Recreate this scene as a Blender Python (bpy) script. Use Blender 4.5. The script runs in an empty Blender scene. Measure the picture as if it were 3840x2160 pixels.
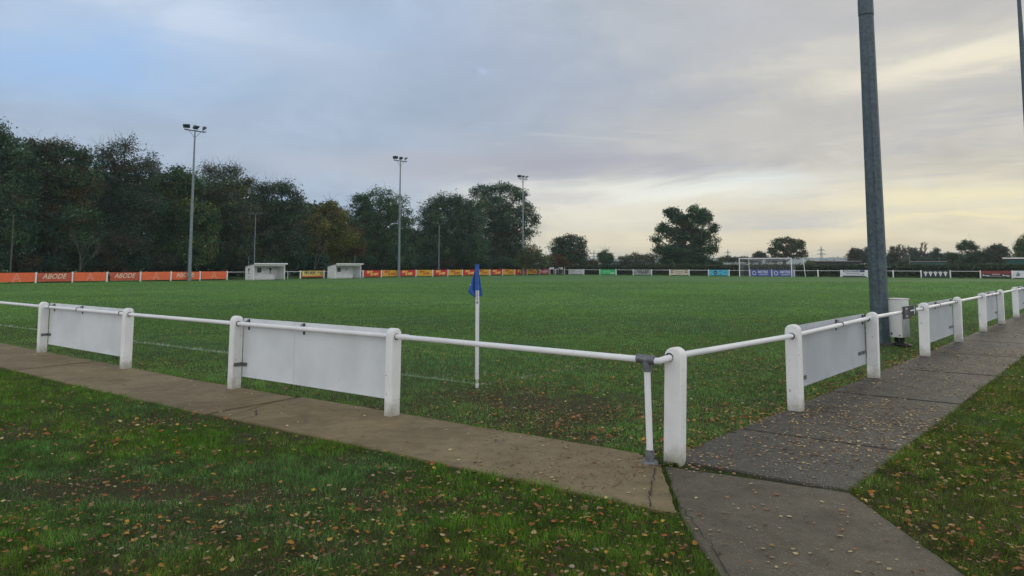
import bpy, bmesh, math, random
import numpy as np
from mathutils import Vector, Matrix

# ------------------------------------------------------------------ camera, world, sun, exposure
SC = bpy.context.scene
COL = SC.collection
F, CY, H = 2885.0, 715.0, 1.52            # focal length and principal row in pixels of a 3840 px wide frame, eye height in m
TH = math.atan(280 / F)
cam = bpy.data.cameras.new("camera")
cam.sensor_width = 36.0
cam.lens = F / 3840 * 36
cam.shift_y = -(1080 - CY) / 3840
cam.clip_end = 9000
cam.clip_start = 0.05
camo = bpy.data.objects.new("camera", cam)
COL.objects.link(camo)
camo.location = (0, 0, H)
camo.rotation_euler = (math.pi / 2 + TH, 0, 0)
SC.camera = camo
SC.view_settings.view_transform = 'Standard'
SC.view_settings.look = 'None'
SC.view_settings.exposure = 0.0
SC.view_settings.gamma = 1.0
SC.render.filter_size = 0.9

SUN_AZ, SUN_EL = math.radians(36), math.radians(9)
sl = bpy.data.lights.new("sun", 'SUN')
sl.energy = 0.5
sl.angle = math.radians(14)
sl.color = (1.0, 0.86, 0.66)
so = bpy.data.objects.new("sun", sl)
COL.objects.link(so)
sd = Vector((math.sin(SUN_AZ) * math.cos(SUN_EL), math.cos(SUN_AZ) * math.cos(SUN_EL), math.sin(SUN_EL)))
so.rotation_euler = (-sd).to_track_quat('-Z', 'Y').to_euler()
so.location = (60, 80, 40)


def ray(x, y):
    d = ((x - 1920) / F, 1.0, (CY - y) / F)
    c, s = math.cos(TH), math.sin(TH)
    return (d[0], d[1] * c - d[2] * s, d[1] * s + d[2] * c)


def azel(x, y):
    d = ray(x, y)
    return math.atan2(d[0], d[1]), math.atan2(d[2], math.hypot(d[0], d[1]))


class NT:
    """short hands for building node trees"""
    def __init__(self, tree):
        self.t = tree
        self.n = tree.nodes
        self.n.clear()

    def node(self, kind, **kw):
        nd = self.n.new(kind)
        for k, v in kw.items():
            setattr(nd, k, v)
        return nd

    def put(self, sock, v):
        if v is None:
            return
        if isinstance(v, bpy.types.NodeSocket):
            self.t.links.new(v, sock)
        else:
            if sock.type == 'RGBA' and len(v) == 3:
                v = (*v, 1)
            sock.default_value = v

    def m(self, op, a, b=None, c=None, clamp=False):
        nd = self.node('ShaderNodeMath', operation=op, use_clamp=clamp)
        for i, v in enumerate((a, b, c)):
            self.put(nd.inputs[i], v)
        return nd.outputs[0]

    def vm(self, op, a, b=None):
        nd = self.node('ShaderNodeVectorMath', operation=op)
        self.put(nd.inputs[0], a)
        self.put(nd.inputs[1], b)
        return nd.outputs['Value'] if op in ('DOT_PRODUCT', 'LENGTH') else nd.outputs[0]

    def mix(self, f, a, b, blend='MIX'):
        nd = self.node('ShaderNodeMix', data_type='RGBA', blend_type=blend)
        self.put(nd.inputs[0], f)
        self.put(nd.inputs[6], a)
        self.put(nd.inputs[7], b)
        return nd.outputs[2]

    def smooth(self, x, lo, hi, a=0.0, b=1.0):
        nd = self.node('ShaderNodeMapRange', interpolation_type='SMOOTHSTEP')
        for i, v in enumerate((x, lo, hi, a, b)):
            self.put(nd.inputs[i], v)
        return nd.outputs[0]

    def noise(self, vec, scale=5.0, detail=4.0, rough=0.55, dist=0.0, col=False):
        nd = self.node('ShaderNodeTexNoise')
        self.put(nd.inputs['Vector'], vec)
        nd.inputs['Scale'].default_value = scale
        nd.inputs['Detail'].default_value = detail
        nd.inputs['Roughness'].default_value = rough
        nd.inputs['Distortion'].default_value = dist
        return nd.outputs['Color' if col else 'Fac']

    def vor(self, vec, scale=5.0, feature='F1', out='Distance', rnd=1.0):
        nd = self.node('ShaderNodeTexVoronoi', feature=feature)
        self.put(nd.inputs['Vector'], vec)
        nd.inputs['Scale'].default_value = scale
        nd.inputs['Randomness'].default_value = rnd
        return nd.outputs[out]

    def comb(self, x, y, z=0.0):
        nd = self.node('ShaderNodeCombineXYZ')
        for i, v in enumerate((x, y, z)):
            self.put(nd.inputs[i], v)
        return nd.outputs[0]

    def sep(self, v):
        nd = self.node('ShaderNodeSeparateXYZ')
        self.put(nd.inputs[0], v)
        return nd.outputs


def make_world():
    w = bpy.data.worlds.new("World")
    SC.world = w
    w.use_nodes = True
    g = NT(w.node_tree)
    out = g.node('ShaderNodeOutputWorld')
    bg = g.node('ShaderNodeBackground')
    bg.inputs['Strength'].default_value = 0.1
    g.t.links.new(bg.outputs[0], out.inputs[0])
    sky = g.node('ShaderNodeTexSky', sky_type='NISHITA')
    sky.sun_disc = False
    sky.sun_elevation = SUN_EL
    sky.sun_rotation = SUN_AZ
    sky.air_density = 1.0
    sky.dust_density = 1.5
    d = g.node('ShaderNodeTexCoord').outputs['Generated']
    s = g.sep(d)
    az = g.m('ARCTAN2', s[0], s[1])
    el = g.m('ARCTAN2', s[2], g.m('SQRT', g.m('ADD', g.m('MULTIPLY', s[0], s[0]), g.m('MULTIPLY', s[1], s[1]))))
    # cloud sheets drift in layers: noise stretched along the horizon, finer towards it
    ph = g.m('DIVIDE', 1.0, g.m('ADD', g.m('MAXIMUM', s[2], 0.0), 0.10))
    sheet = g.comb(g.m('MULTIPLY', s[0], ph), g.m('MULTIPLY', s[1], ph), 0.0)
    n1 = g.noise(sheet, 0.9, 5, 0.55, 0.6)
    n2 = g.noise(g.comb(g.m('MULTIPLY', az, 3.0), g.m('MULTIPLY', el, 17.0), 0.3), 1.0, 6, 0.58, 0.9)
    n3 = g.noise(g.comb(g.m('MULTIPLY', az, 5.0), g.m('MULTIPLY', el, 9.0), 2.7), 1.6, 6, 0.6, 0.4)
    a2 = g.m('ADD', az, g.m('MULTIPLY', g.m('SUBTRACT', n3, 0.5), 0.22))
    e2 = g.m('ADD', el, g.m('MULTIPLY', g.m('SUBTRACT', n2, 0.5), 0.075))

    def blob(px, py, sx, sy, tilt=0.0, soft=1.0):
        a0, e0 = azel(px, py)
        da = g.m('SUBTRACT', a2, a0)
        de = g.m('SUBTRACT', e2, e0)
        if tilt:
            de = g.m('SUBTRACT', de, g.m('MULTIPLY', da, tilt))
        q = g.m('ADD', g.m('POWER', g.m('DIVIDE', g.m('ABSOLUTE', da), sx / F), 2.0),
                g.m('POWER', g.m('DIVIDE', g.m('ABSOLUTE', de), sy / F), 2.0))
        return g.m('EXPONENT', g.m('MULTIPLY', q, -soft))

    L = SKY_L
    t = g.smooth(a2, -0.18, 0.46)
    base = g.mix(t, SKY_L, SKY_R)
    back = g.smooth(g.m('ABSOLUTE', az), 0.75, 1.5)
    base = g.mix(back, base, SKY_BACK)
    up = g.smooth(el, 0.35, 0.9)
    base = g.mix(up, base, SKY_UP)
    # low western glow
    glow = g.m('MULTIPLY', g.m('EXPONENT', g.m('MULTIPLY', g.m('POWER', g.m('DIVIDE', g.m('MAXIMUM', e2, 0.0), 0.095), 2.0), -1.0)),
               g.m('MULTIPLY', g.smooth(a2, -0.22, 0.10), g.smooth(az, 1.6, 0.8)))
    base = g.mix(glow, base, (0.97, 0.86, 0.60))
    low = g.m('MULTIPLY', g.m('EXPONENT', g.m('MULTIPLY', g.m('POWER', g.m('DIVIDE', g.m('MAXIMUM', e2, 0.0), 0.03), 2.0), -1.0)),
              g.m('MULTIPLY', g.smooth(a2, -0.1, 0.35), g.smooth(az, 1.6, 0.8)))
    base = g.mix(g.m('MULTIPLY', low, 0.85), base, (0.95, 0.77, 0.47))
    # broad light and dark of the sheet
    v = g.m('ADD', 0.56, g.m('MULTIPLY', g.m('ADD', g.m('MULTIPLY', n1, 0.45), g.m('MULTIPLY', n3, 0.55)), 0.88))
    n5 = g.noise(g.comb(g.m('MULTIPLY', az, 11.0), g.m('MULTIPLY', el, 26.0), 8.2), 1.0, 5, 0.6, 0.8)
    v = g.m('MULTIPLY', v, g.m('ADD', 0.90, g.m('MULTIPLY', n5, 0.20)))
    vv = g.node('ShaderNodeCombineColor')
    for i in range(3):
        g.put(vv.inputs[i], v)
    base = g.mix(1.0, base, vv.outputs[0], 'MULTIPLY')

    n4 = g.noise(g.comb(g.m('MULTIPLY', az, 3.2), g.m('MULTIPLY', g.m('SUBTRACT', el, g.m('MULTIPLY', az, 0.03)), 34.0), 5.1), 1.0, 6, 0.6, 1.2)
    bandw = g.m('MULTIPLY', g.m('MULTIPLY', g.smooth(el, 0.035, 0.09), g.smooth(el, 0.24, 0.15)), g.m('MULTIPLY', g.smooth(az, -0.14, 0.03), g.smooth(az, 1.2, 0.6)))
    base = g.mix(g.m('MULTIPLY', g.m('MULTIPLY', g.smooth(n4, 0.50, 0.66), bandw), 0.60), base, (0.455, 0.465, 0.53))
    base = g.mix(g.m('MULTIPLY', g.m('MULTIPLY', g.smooth(n4, 0.46, 0.34), bandw), 0.45), base, (0.80, 0.79, 0.73))

    def add(b, amt, colr):
        nonlocal base
        base = g.mix(g.m('MULTIPLY', b, amt, clamp=True), base, colr)
    for (px, py, sx, sy, tilt, amt, colr) in SKY_BLOBS:
        add(blob(px, py, sx, sy, tilt), amt, colr)
    ten = g.mix(1.0, base, (10, 10, 10), 'MULTIPLY')
    # clear gaps show the blue sky behind the cloud sheet
    gap = g.m('MULTIPLY', g.m('MULTIPLY', g.smooth(n1, 0.60, 0.80), 0.25), g.smooth(az, 0.25, -0.1))
    final = g.mix(gap, ten, g.mix(1.0, sky.outputs[0], (1.6, 1.6, 1.6), 'MULTIPLY'))
    g.put(bg.inputs['Color'], final)


SKY_L = (0.405, 0.505, 0.645)
SKY_R = (0.555, 0.54, 0.505)
SKY_BACK = (1.30, 1.32, 1.34)
SKY_UP = (0.58, 0.62, 0.68)
# centre px, py, half widths in px of the 3840 frame, tilt, amount, colour
SKY_BLOBS = [
    (260, 190, 620, 150, 0.06, 0.9, (0.365, 0.56, 0.86)),
    (1330, 120, 420, 120, 0.0, 0.45, (0.40, 0.54, 0.76)),
    (760, 70, 360, 110, -0.08, 0.9, (0.62, 0.72, 0.88)),
    (1120, 190, 330, 60, -0.12, 0.5, (0.56, 0.64, 0.78)),
    (60, 60, 200, 60, 0.1, 0.5, (0.54, 0.64, 0.80)),
    (900, 560, 700, 120, 0.0, 0.35, (0.43, 0.48, 0.58)),
    (1150, 270, 300, 80, -0.1, 0.4, (0.46, 0.56, 0.70)),
    (1770, 262, 42, 20, 0.0, 0.8, (0.58, 0.70, 0.92)),
    (2150, 340, 620, 160, 0.0, 0.6, (0.36, 0.42, 0.55)),
    (1850, 150, 300, 150, 0.0, 0.4, (0.40, 0.465, 0.62)),
    (2700, 60, 420, 120, 0.0, 0.45, (0.55, 0.58, 0.65)),
    (3250, 120, 420, 100, 0.1, 0.45, (0.52, 0.53, 0.57)),
    (3560, 215, 430, 55, 0.12, 0.9, (0.92, 0.86, 0.70)),
    (3730, 215, 130, 30, 0.0, 0.8, (0.92, 0.85, 0.66)),
    (3000, 235, 340, 40, 0.1, 0.6, (0.74, 0.71, 0.63)),
    (2950, 480, 700, 130, 0.0, 0.5, (0.56, 0.54, 0.51)),
    (1500, 640, 420, 70, -0.02, 0.6, (0.52, 0.54, 0.60)),
    (1900, 550, 260, 30, -0.1, 0.6, (0.42, 0.47, 0.56)),
    (2480, 570, 160, 30, 0.06, 0.7, (0.66, 0.64, 0.62)),
    (2080, 622, 520, 50, 0.0, 0.95, (0.42, 0.43, 0.50)),
    (2520, 650, 240, 26, 0.05, 0.7, (0.47, 0.47, 0.52)),
    (2420, 738, 480, 46, 0.0, 0.95, (0.98, 0.97, 0.86)),
    (2300, 800, 420, 40, 0.0, 0.5, (0.92, 0.86, 0.70)),
    (2800, 690, 330, 36, 0.03, 0.75, (0.80, 0.87, 0.85)),
    (2120, 745, 230, 26, 0.0, 0.6, (0.55, 0.53, 0.55)),
    (3100, 815, 420, 20, 0.03, 0.55, (0.62, 0.62, 0.60)),
    (2960, 830, 320, 14, 0.0, 0.5, (0.58, 0.58, 0.59)),
    (3640, 745, 380, 46, 0.05, 0.85, (0.96, 0.87, 0.56)),
    (3700, 822, 300, 10, 0.01, 0.9, (1.0, 0.88, 0.54)),
]
make_world()

# ------------------------------------------------------------------ frames of the place
EX, EY = 1.2504, 6.0891                    # the corner post
U = np.array([-0.7912, 0.6115])            # along the near goal-line barrier
V = np.array([0.6115, 0.7912])             # along the pitch
RA = math.radians(50.9)
VR = np.array([math.cos(RA), math.sin(RA)])  # along the near touchline barrier
ANG_V = math.atan2(V[1], V[0])
ANG_MU = math.atan2(-U[1], -U[0])


def P(u, v, z=0.0):
    return Vector((EX + U[0] * u + V[0] * v, EY + U[1] * u + V[1] * v, z))


def yo(u):                                 # the left barrier and path bend slightly towards the pitch
    return np.interp(u, [0, 3.06, 5.87, 8.76, 12.02, 15.1, 18.2, 30], [0, -.06, -.04, .03, .156, .30, .44, 1.0])


def PL(u, v=0.0, z=0.0):
    return P(u, v + float(yo(u)), z)


def PR(d, off=0.0, z=0.0):                 # along the right barrier, off towards the pitch
    return Vector((EX + VR[0] * d - VR[1] * off, EY + VR[1] * d + VR[0] * off, z))


def at(x, y, Y):                           # a pixel's ray followed to the forward distance Y
    d = ray(x, y)
    return Vector((d[0] / d[1] * Y, Y, H + d[2] / d[1] * Y))


def on_u(x, u0):                           # where pixel column x meets the line u = u0 -> v
    d = ray(x, 1000)
    q = np.array([d[0] / d[1], 1.0])
    A = np.array([q, -V]).T
    s = np.linalg.solve(A, np.array([EX, EY]) + u0 * U)
    return float(s[1])


def on_v(x, v0):
    d = ray(x, 1000)
    q = np.array([d[0] / d[1], 1.0])
    A = np.array([q, -U]).T
    s = np.linalg.solve(A, np.array([EX, EY]) + v0 * V)
    return float(s[1])


# ------------------------------------------------------------------ helpers for objects
def tag(o, label=None, cat=None, group=None, kind=None):
    if label:
        o['label'] = label
    if cat:
        o['category'] = cat
    if group:
        o['group'] = group
    if kind:
        o['kind'] = kind
    return o


def empty(name, loc, rz=0.0):
    o = bpy.data.objects.new(name, None)
    o.empty_display_size = 0.2
    o.location = loc
    o.rotation_euler = (0, 0, rz)
    COL.objects.link(o)
    return o


def link(name, me, parent=None, loc=(0, 0, 0), rz=0.0):
    o = bpy.data.objects.new(name, me)
    o.location = loc
    o.rotation_euler = (0, 0, rz)
    COL.objects.link(o)
    if parent:
        o.parent = parent
    return o


class MB:
    """collects shapes, builds them as one mesh"""
    def __init__(self):
        self.v, self.f = [], []

    def add(self, vs, fs):
        b = len(self.v)
        self.v += [tuple(p) for p in vs]
        self.f += [tuple(i + b for i in q) for q in fs]
        return self

    def box(self, x0, x1, y0, y1, z0, z1, M=None, bev=0.0):
        if bev:
            c = bev
            vs, fs = [], []
            # chamfered box from three crossed slabs' corners
            for sx, X in ((1, x0), (-1, x1)):
                for sy, Y in ((1, y0), (-1, y1)):
                    for sz, Z in ((1, z0), (-1, z1)):
                        vs += [(X, Y + sy * c, Z + sz * c), (X + sx * c, Y, Z + sz * c), (X + sx * c, Y + sy * c, Z)]
            bm = bmesh.new()
            for p in vs:
                bm.verts.new(p)
            bmesh.ops.convex_hull(bm, input=bm.verts)
            bmesh.ops.dissolve_limit(bm, angle_limit=0.01, verts=bm.verts, edges=bm.edges)
            bm.verts.index_update()
            vs = [v.co.copy() for v in bm.verts]
            fs = [[v.index for v in f.verts] for f in bm.faces]
            bm.free()
        else:
            vs = [(x, y, z) for x in (x0, x1) for y in (y0, y1) for z in (z0, z1)]
            fs = [(0, 1, 3, 2), (4, 6, 7, 5), (0, 4, 5, 1), (2, 3, 7, 6), (0, 2, 6, 4), (1, 5, 7, 3)]
        if M is not None:
            vs = [M @ Vector(p) for p in vs]
        return self.add(vs, fs)

    def tube(self, pts, rad, n=8, cap=True):
        pts = [Vector(p) for p in pts]
        if not hasattr(rad, '__len__'):
            rad = [rad] * len(pts)
        vs, fs = [], []
        d0 = (pts[1] - pts[0]).normalized()
        a = Vector((0, 0, 1)) if abs(d0.z) < 0.9 else Vector((1, 0, 0))
        s = d0.cross(a).normalized()
        for i, p in enumerate(pts):
            if i == 0:
                d = d0
            elif i == len(pts) - 1:
                d = (pts[i] - pts[i - 1]).normalized()
            else:
                d = (pts[i + 1] - pts[i - 1]).normalized()
            s = (s - d * s.dot(d)).normalized()
            t = d.cross(s)
            for k in range(n):
                q = 2 * math.pi * (k + 0.5) / n
                vs.append(p + (s * math.cos(q) + t * math.sin(q)) * rad[i])
        for i in range(len(pts) - 1):
            for k in range(n):
                k2 = (k + 1) % n
                fs.append((i * n + k, i * n + k2, (i + 1) * n + k2, (i + 1) * n + k))
        if cap:
            fs.append(tuple(range(n))[::-1])
            fs.append(tuple((len(pts) - 1) * n + k for k in range(n)))
        return self.add(vs, fs)

    def prism(self, poly, d0, d1, axis='x', M=None):
        """polygon in the other two axes, extruded along axis"""
        n = len(poly)
        vs = []
        for d in (d0, d1):
            for (a, b) in poly:
                vs.append({'x': (d, a, b), 'y': (a, d, b), 'z': (a, b, d)}[axis])
        fs = [tuple(range(n))[::-1], tuple(range(n, 2 * n))]
        fs += [(i, (i + 1) % n, n + (i + 1) % n, n + i) for i in range(n)]
        if M is not None:
            vs = [M @ Vector(p) for p in vs]
        return self.add(vs, fs)

    def ball(self, c, rx, ry=None, rz=None, n=8, m=6):
        ry = ry or rx
        rz = rz or rx
        vs, fs = [], []
        for j in range(m + 1):
            t = math.pi * j / m
            for i in range(n):
                q = 2 * math.pi * i / n
                vs.append((c[0] + rx * math.sin(t) * math.cos(q), c[1] + ry * math.sin(t) * math.sin(q), c[2] + rz * math.cos(t)))
        for j in range(m):
            for i in range(n):
                i2 = (i + 1) % n
                fs.append((j * n + i, (j + 1) * n + i, (j + 1) * n + i2, j * n + i2))
        return self.add(vs, fs)

    def mesh(self, name, mat, smooth=False):
        me = bpy.data.meshes.new(name)
        me.from_pydata(self.v, [], self.f)
        bm = bmesh.new()
        bm.from_mesh(me)
        bmesh.ops.recalc_face_normals(bm, faces=bm.faces)
        bm.to_mesh(me)
        bm.free()
        if mat:
            me.materials.append(mat)
        if smooth:
            me.polygons.foreach_set('use_smooth', [True] * len(me.polygons))
            me.set_sharp_from_angle(angle=math.radians(40))
        return me

    def build(self, name, mat, parent=None, loc=(0, 0, 0), rz=0.0, smooth=False):
        return link(name, self.mesh(name, mat, smooth), parent, loc, rz)


def np_mesh(name, verts, nper, mat, cols=None, faces=None):
    """big mesh of equal polygons straight from arrays"""
    me = bpy.data.meshes.new(name)
    nv = len(verts)
    me.vertices.add(nv)
    me.vertices.foreach_set('co', np.ascontiguousarray(verts, dtype=np.float32).ravel())
    if faces is None:
        faces = np.arange(nv, dtype=np.int32).reshape(-1, nper)
    nf = len(faces)
    me.loops.add(nf * nper)
    me.loops.foreach_set('vertex_index', faces.astype(np.int32).ravel())
    me.polygons.add(nf)
    me.polygons.foreach_set('loop_start', np.arange(0, nf * nper, nper, dtype=np.int32))
    me.update(calc_edges=True)
    if cols is not None:
        at_ = me.color_attributes.new('Col', 'FLOAT_COLOR', 'POINT')
        c4 = np.ones((nv, 4), np.float32)
        c4[:, :3] = cols
        at_.data.foreach_set('color', c4.ravel())
    me.materials.append(mat)
    return me


_txt = {}


def text_mesh(body, size, mat, shear=0.0, extrude=0.002, ax='CENTER', spacing=1.0, bold=0.0):
    cu = bpy.data.curves.new('lettering', 'FONT')
    cu.body = body
    cu.size = size
    cu.shear = shear
    cu.extrude = extrude
    cu.offset = bold
    cu.align_x = ax
    cu.align_y = 'CENTER'
    cu.space_character = spacing
    cu.resolution_u = 3
    o = bpy.data.objects.new('lettering', cu)
    me = bpy.data.meshes.new_from_object(o)
    bpy.data.objects.remove(o)
    bpy.data.curves.remove(cu)
    me.materials.clear()
    me.materials.append(mat)
    # text lies in XY; stand it up facing -Y
    me.transform(Matrix.Rotation(math.pi / 2, 4, 'X'))
    return me


def text(body, size, mat, parent, x, z, y=-0.014, shear=0.0, name='lettering', bold=0.0, spacing=1.0, squash=1.0):
    me = text_mesh(body, size, mat, shear, spacing=spacing, bold=bold)
    if squash != 1.0:
        me.transform(Matrix.Diagonal((squash, 1, 1, 1)))
    return link(name, me, parent, (x, y, z))


# ------------------------------------------------------------------ materials
_mats = {}


def flat(name, colr, rough=0.6, metal=0.0, var=0.12, scale=6.0, bump=0.0, bscale=40.0, spec=0.4):
    """plain paint or metal with a little unevenness and wear"""
    m_ = bpy.data.materials.new(name)
    m_.use_nodes = True
    g = NT(m_.node_tree)
    o = g.node('ShaderNodeOutputMaterial')
    b = g.node('ShaderNodeBsdfPrincipled')
    g.t.links.new(b.outputs[0], o.inputs[0])
    tc = g.node('ShaderNodeTexCoord').outputs['Object']
    n = g.noise(tc, scale, 5, 0.6)
    lo = tuple(c * (1 - var) for c in colr)
    hi = tuple(min(1, c * (1 + var)) for c in colr)
    g.put(b.inputs['Base Color'], g.mix(g.smooth(n, 0.3, 0.7), lo, hi))
    g.put(b.inputs['Roughness'], g.m('ADD', rough - 0.08, g.m('MULTIPLY', n, 0.16)))
    b.inputs['Metallic'].default_value = metal
    b.inputs['Specular IOR Level'].default_value = spec
    if bump:
        bp = g.node('ShaderNodeBump')
        bp.inputs['Strength'].default_value = bump
        bp.inputs['Distance'].default_value = 0.01
        g.put(bp.inputs['Height'], g.noise(tc, bscale, 4, 0.6))
        g.t.links.new(bp.outputs[0], b.inputs['Normal'])
    return m_


def white_paint(name, colr=(0.80, 0.80, 0.79), grime=0.5, rough=0.55, bump=0.25, bscale=70, streaks=0.0):
    """white masonry or metal paint: grime creeping up from the foot, green algae, scuffs, rain streaks"""
    m_ = bpy.data.materials.new(name)
    m_.use_nodes = True
    g = NT(m_.node_tree)
    o = g.node('ShaderNodeOutputMaterial')
    b = g.node('ShaderNodeBsdfPrincipled')
    g.t.links.new(b.outputs[0], o.inputs[0])
    geo = g.node('ShaderNodeNewGeometry')
    ps = geo.outputs['Position']
    s = g.sep(ps)
    n = g.noise(ps, 9, 6, 0.62)
    big = g.noise(ps, 2.2, 4, 0.55)
    c = g.mix(g.smooth(big, 0.3, 0.75), colr, tuple(x * 0.86 for x in colr))
    foot = g.m('MULTIPLY', g.smooth(g.m('ADD', s[2], g.m('MULTIPLY', g.m('SUBTRACT', n, 0.5), 0.34)), 0.21, 0.0), grime)
    c = g.mix(foot, c, (0.30, 0.28, 0.22))
    spots = g.m('MULTIPLY', g.smooth(g.noise(ps, 55, 3, 0.5), 0.70, 0.76), 0.45 * grime)
    c = g.mix(spots, c, (0.22, 0.22, 0.19))
    chip = g.m('MULTIPLY', g.smooth(g.noise(ps, 21, 2, 0.4), 0.715, 0.735), 0.75 * grime)
    c = g.mix(chip, c, (0.30, 0.28, 0.25))
    alg = g.m('MULTIPLY', g.smooth(g.noise(ps, 5, 5, 0.65), 0.56, 0.75), 0.3 * grime)
    c = g.mix(alg, c, (0.50, 0.52, 0.42))
    if streaks:
        st = g.noise(g.comb(g.m('MULTIPLY', s[0], 16), g.m('MULTIPLY', s[1], 16), g.m('MULTIPLY', s[2], 0.8)), 1.0, 4, 0.6)
        c = g.mix(g.m('MULTIPLY', g.smooth(st, 0.55, 0.8), streaks), c, tuple(x * 0.66 for x in colr))
    g.put(b.inputs['Base Color'], c)
    g.put(b.inputs['Roughness'], g.m('ADD', rough - 0.1, g.m('MULTIPLY', n, 0.25)))
    b.inputs['Specular IOR Level'].default_value = 0.3
    bp = g.node('ShaderNodeBump')
    bp.inputs['Strength'].default_value = bump
    bp.inputs['Distance'].default_value = 0.006
    g.put(bp.inputs['Height'], g.noise(ps, bscale, 5, 0.6))
    g.t.links.new(bp.outputs[0], b.inputs['Normal'])
    return m_


def galvanised(name, lo=(0.040, 0.064, 0.080), hi=(0.088, 0.122, 0.142), scale=14):
    m_ = bpy.data.materials.new(name)
    m_.use_nodes = True
    g = NT(m_.node_tree)
    o = g.node('ShaderNodeOutputMaterial')
    b = g.node('ShaderNodeBsdfPrincipled')
    g.t.links.new(b.outputs[0], o.inputs[0])
    tc = g.node('ShaderNodeTexCoord').outputs['Object']
    w = g.vm('ADD', tc, g.vm('MULTIPLY', g.noise(tc, 22, 3, 0.6, col=True), (0.08, 0.08, 0.08)))
    vo = g.vor(w, scale * 1.6, out='Color')
    f = g.m('ADD', g.m('MULTIPLY', g.sep(vo)[0], 0.5), g.m('MULTIPLY', g.noise(tc, 7, 6, 0.65), 0.5))
    c = g.mix(g.smooth(f, 0.2, 0.75), lo, hi)
    pale = g.m('MULTIPLY', g.smooth(g.noise(tc, 11, 4, 0.6), 0.62, 0.70), 0.5)
    c = g.mix(pale, c, tuple(x * 1.6 for x in hi))
    g.put(b.inputs['Base Color'], c)
    b.inputs['Metallic'].default_value = 0.25
    g.put(b.inputs['Roughness'], g.m('ADD', 0.45, g.m('MULTIPLY', f, 0.25)))
    return m_


def leaf_mat(name, trans=0.25, rough=0.7, spec=0.2):
    m_ = bpy.data.materials.new(name)
    m_.use_nodes = True
    g = NT(m_.node_tree)
    o = g.node('ShaderNodeOutputMaterial')
    a = g.node('ShaderNodeVertexColor', layer_name='Col').outputs['Color']
    b = g.node('ShaderNodeBsdfPrincipled')
    b.inputs['Roughness'].default_value = rough
    b.inputs['Specular IOR Level'].default_value = spec
    g.put(b.inputs['Base Color'], a)
    tr = g.node('ShaderNodeBsdfTranslucent')
    g.put(tr.inputs['Color'], a)
    mx = g.node('ShaderNodeMixShader')
    mx.inputs[0].default_value = trans
    g.t.links.new(b.outputs[0], mx.inputs[1])
    g.t.links.new(tr.outputs[0], mx.inputs[2])
    g.t.links.new(mx.outputs[0], o.inputs[0])
    return m_


def concrete(name, c1, c2, stone, speck=0.3):
    m_ = bpy.data.materials.new(name)
    m_.use_nodes = True
    g = NT(m_.node_tree)
    o = g.node('ShaderNodeOutputMaterial')
    b = g.node('ShaderNodeBsdfPrincipled')
    g.t.links.new(b.outputs[0], o.inputs[0])
    ps = g.node('ShaderNodeNewGeometry').outputs['Position']
    n1 = g.noise(ps, 1.1, 6, 0.6, 0.3)
    n2 = g.noise(ps, 7, 6, 0.65)
    n3 = g.noise(ps, 90, 4, 0.7)
    c = g.mix(g.smooth(n1, 0.3, 0.7), c1, c2)
    c = g.mix(g.m('MULTIPLY', g.smooth(n2, 0.45, 0.75), 0.45), c, tuple(x * 0.62 for x in c1))
    c = g.mix(g.m('MULTIPLY', g.smooth(n2, 0.42, 0.25), 0.3), c, tuple(min(1, x * 1.4) for x in c2))
    c = g.mix(g.m('MULTIPLY', g.smooth(n3, 0.35, 0.75), 0.5), c, tuple(x * 0.5 for x in c1))
    ag = g.vor(ps, 85, out='Distance')
    agc = g.sep(g.vor(ps, 85, out='Color'))
    am = g.m('MULTIPLY', g.m('MULTIPLY', g.smooth(ag, 0.42, 0.25), g.smooth(agc[0], 0.72, 0.8)), speck)
    c = g.mix(am, c, stone)
    c = g.mix(g.m('MULTIPLY', g.smooth(g.noise(ps, 1.7, 5, 0.6, 0.5), 0.50, 0.68), 0.55), c, tuple(x * 0.55 for x in c1))
    dirt = g.m('MULTIPLY', g.smooth(g.noise(ps, 3.1, 6, 0.7), 0.56, 0.70), 0.55)
    c = g.mix(dirt, c, (0.075, 0.06, 0.04))
    g.put(b.inputs['Base Color'], c)
    g.put(b.inputs['Roughness'], g.m('ADD', 0.55, g.m('MULTIPLY', n2, 0.35)))
    b.inputs['Specular IOR Level'].default_value = 0.35
    bp = g.node('ShaderNodeBump')
    bp.inputs['Strength'].default_value = 0.5
    bp.inputs['Distance'].default_value = 0.008
    g.put(bp.inputs['Height'], g.m('ADD', g.m('MULTIPLY', n3, 0.6), g.m('MULTIPLY', ag, 0.5)))
    g.t.links.new(bp.outputs[0], b.inputs['Normal'])
    return m_


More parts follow.
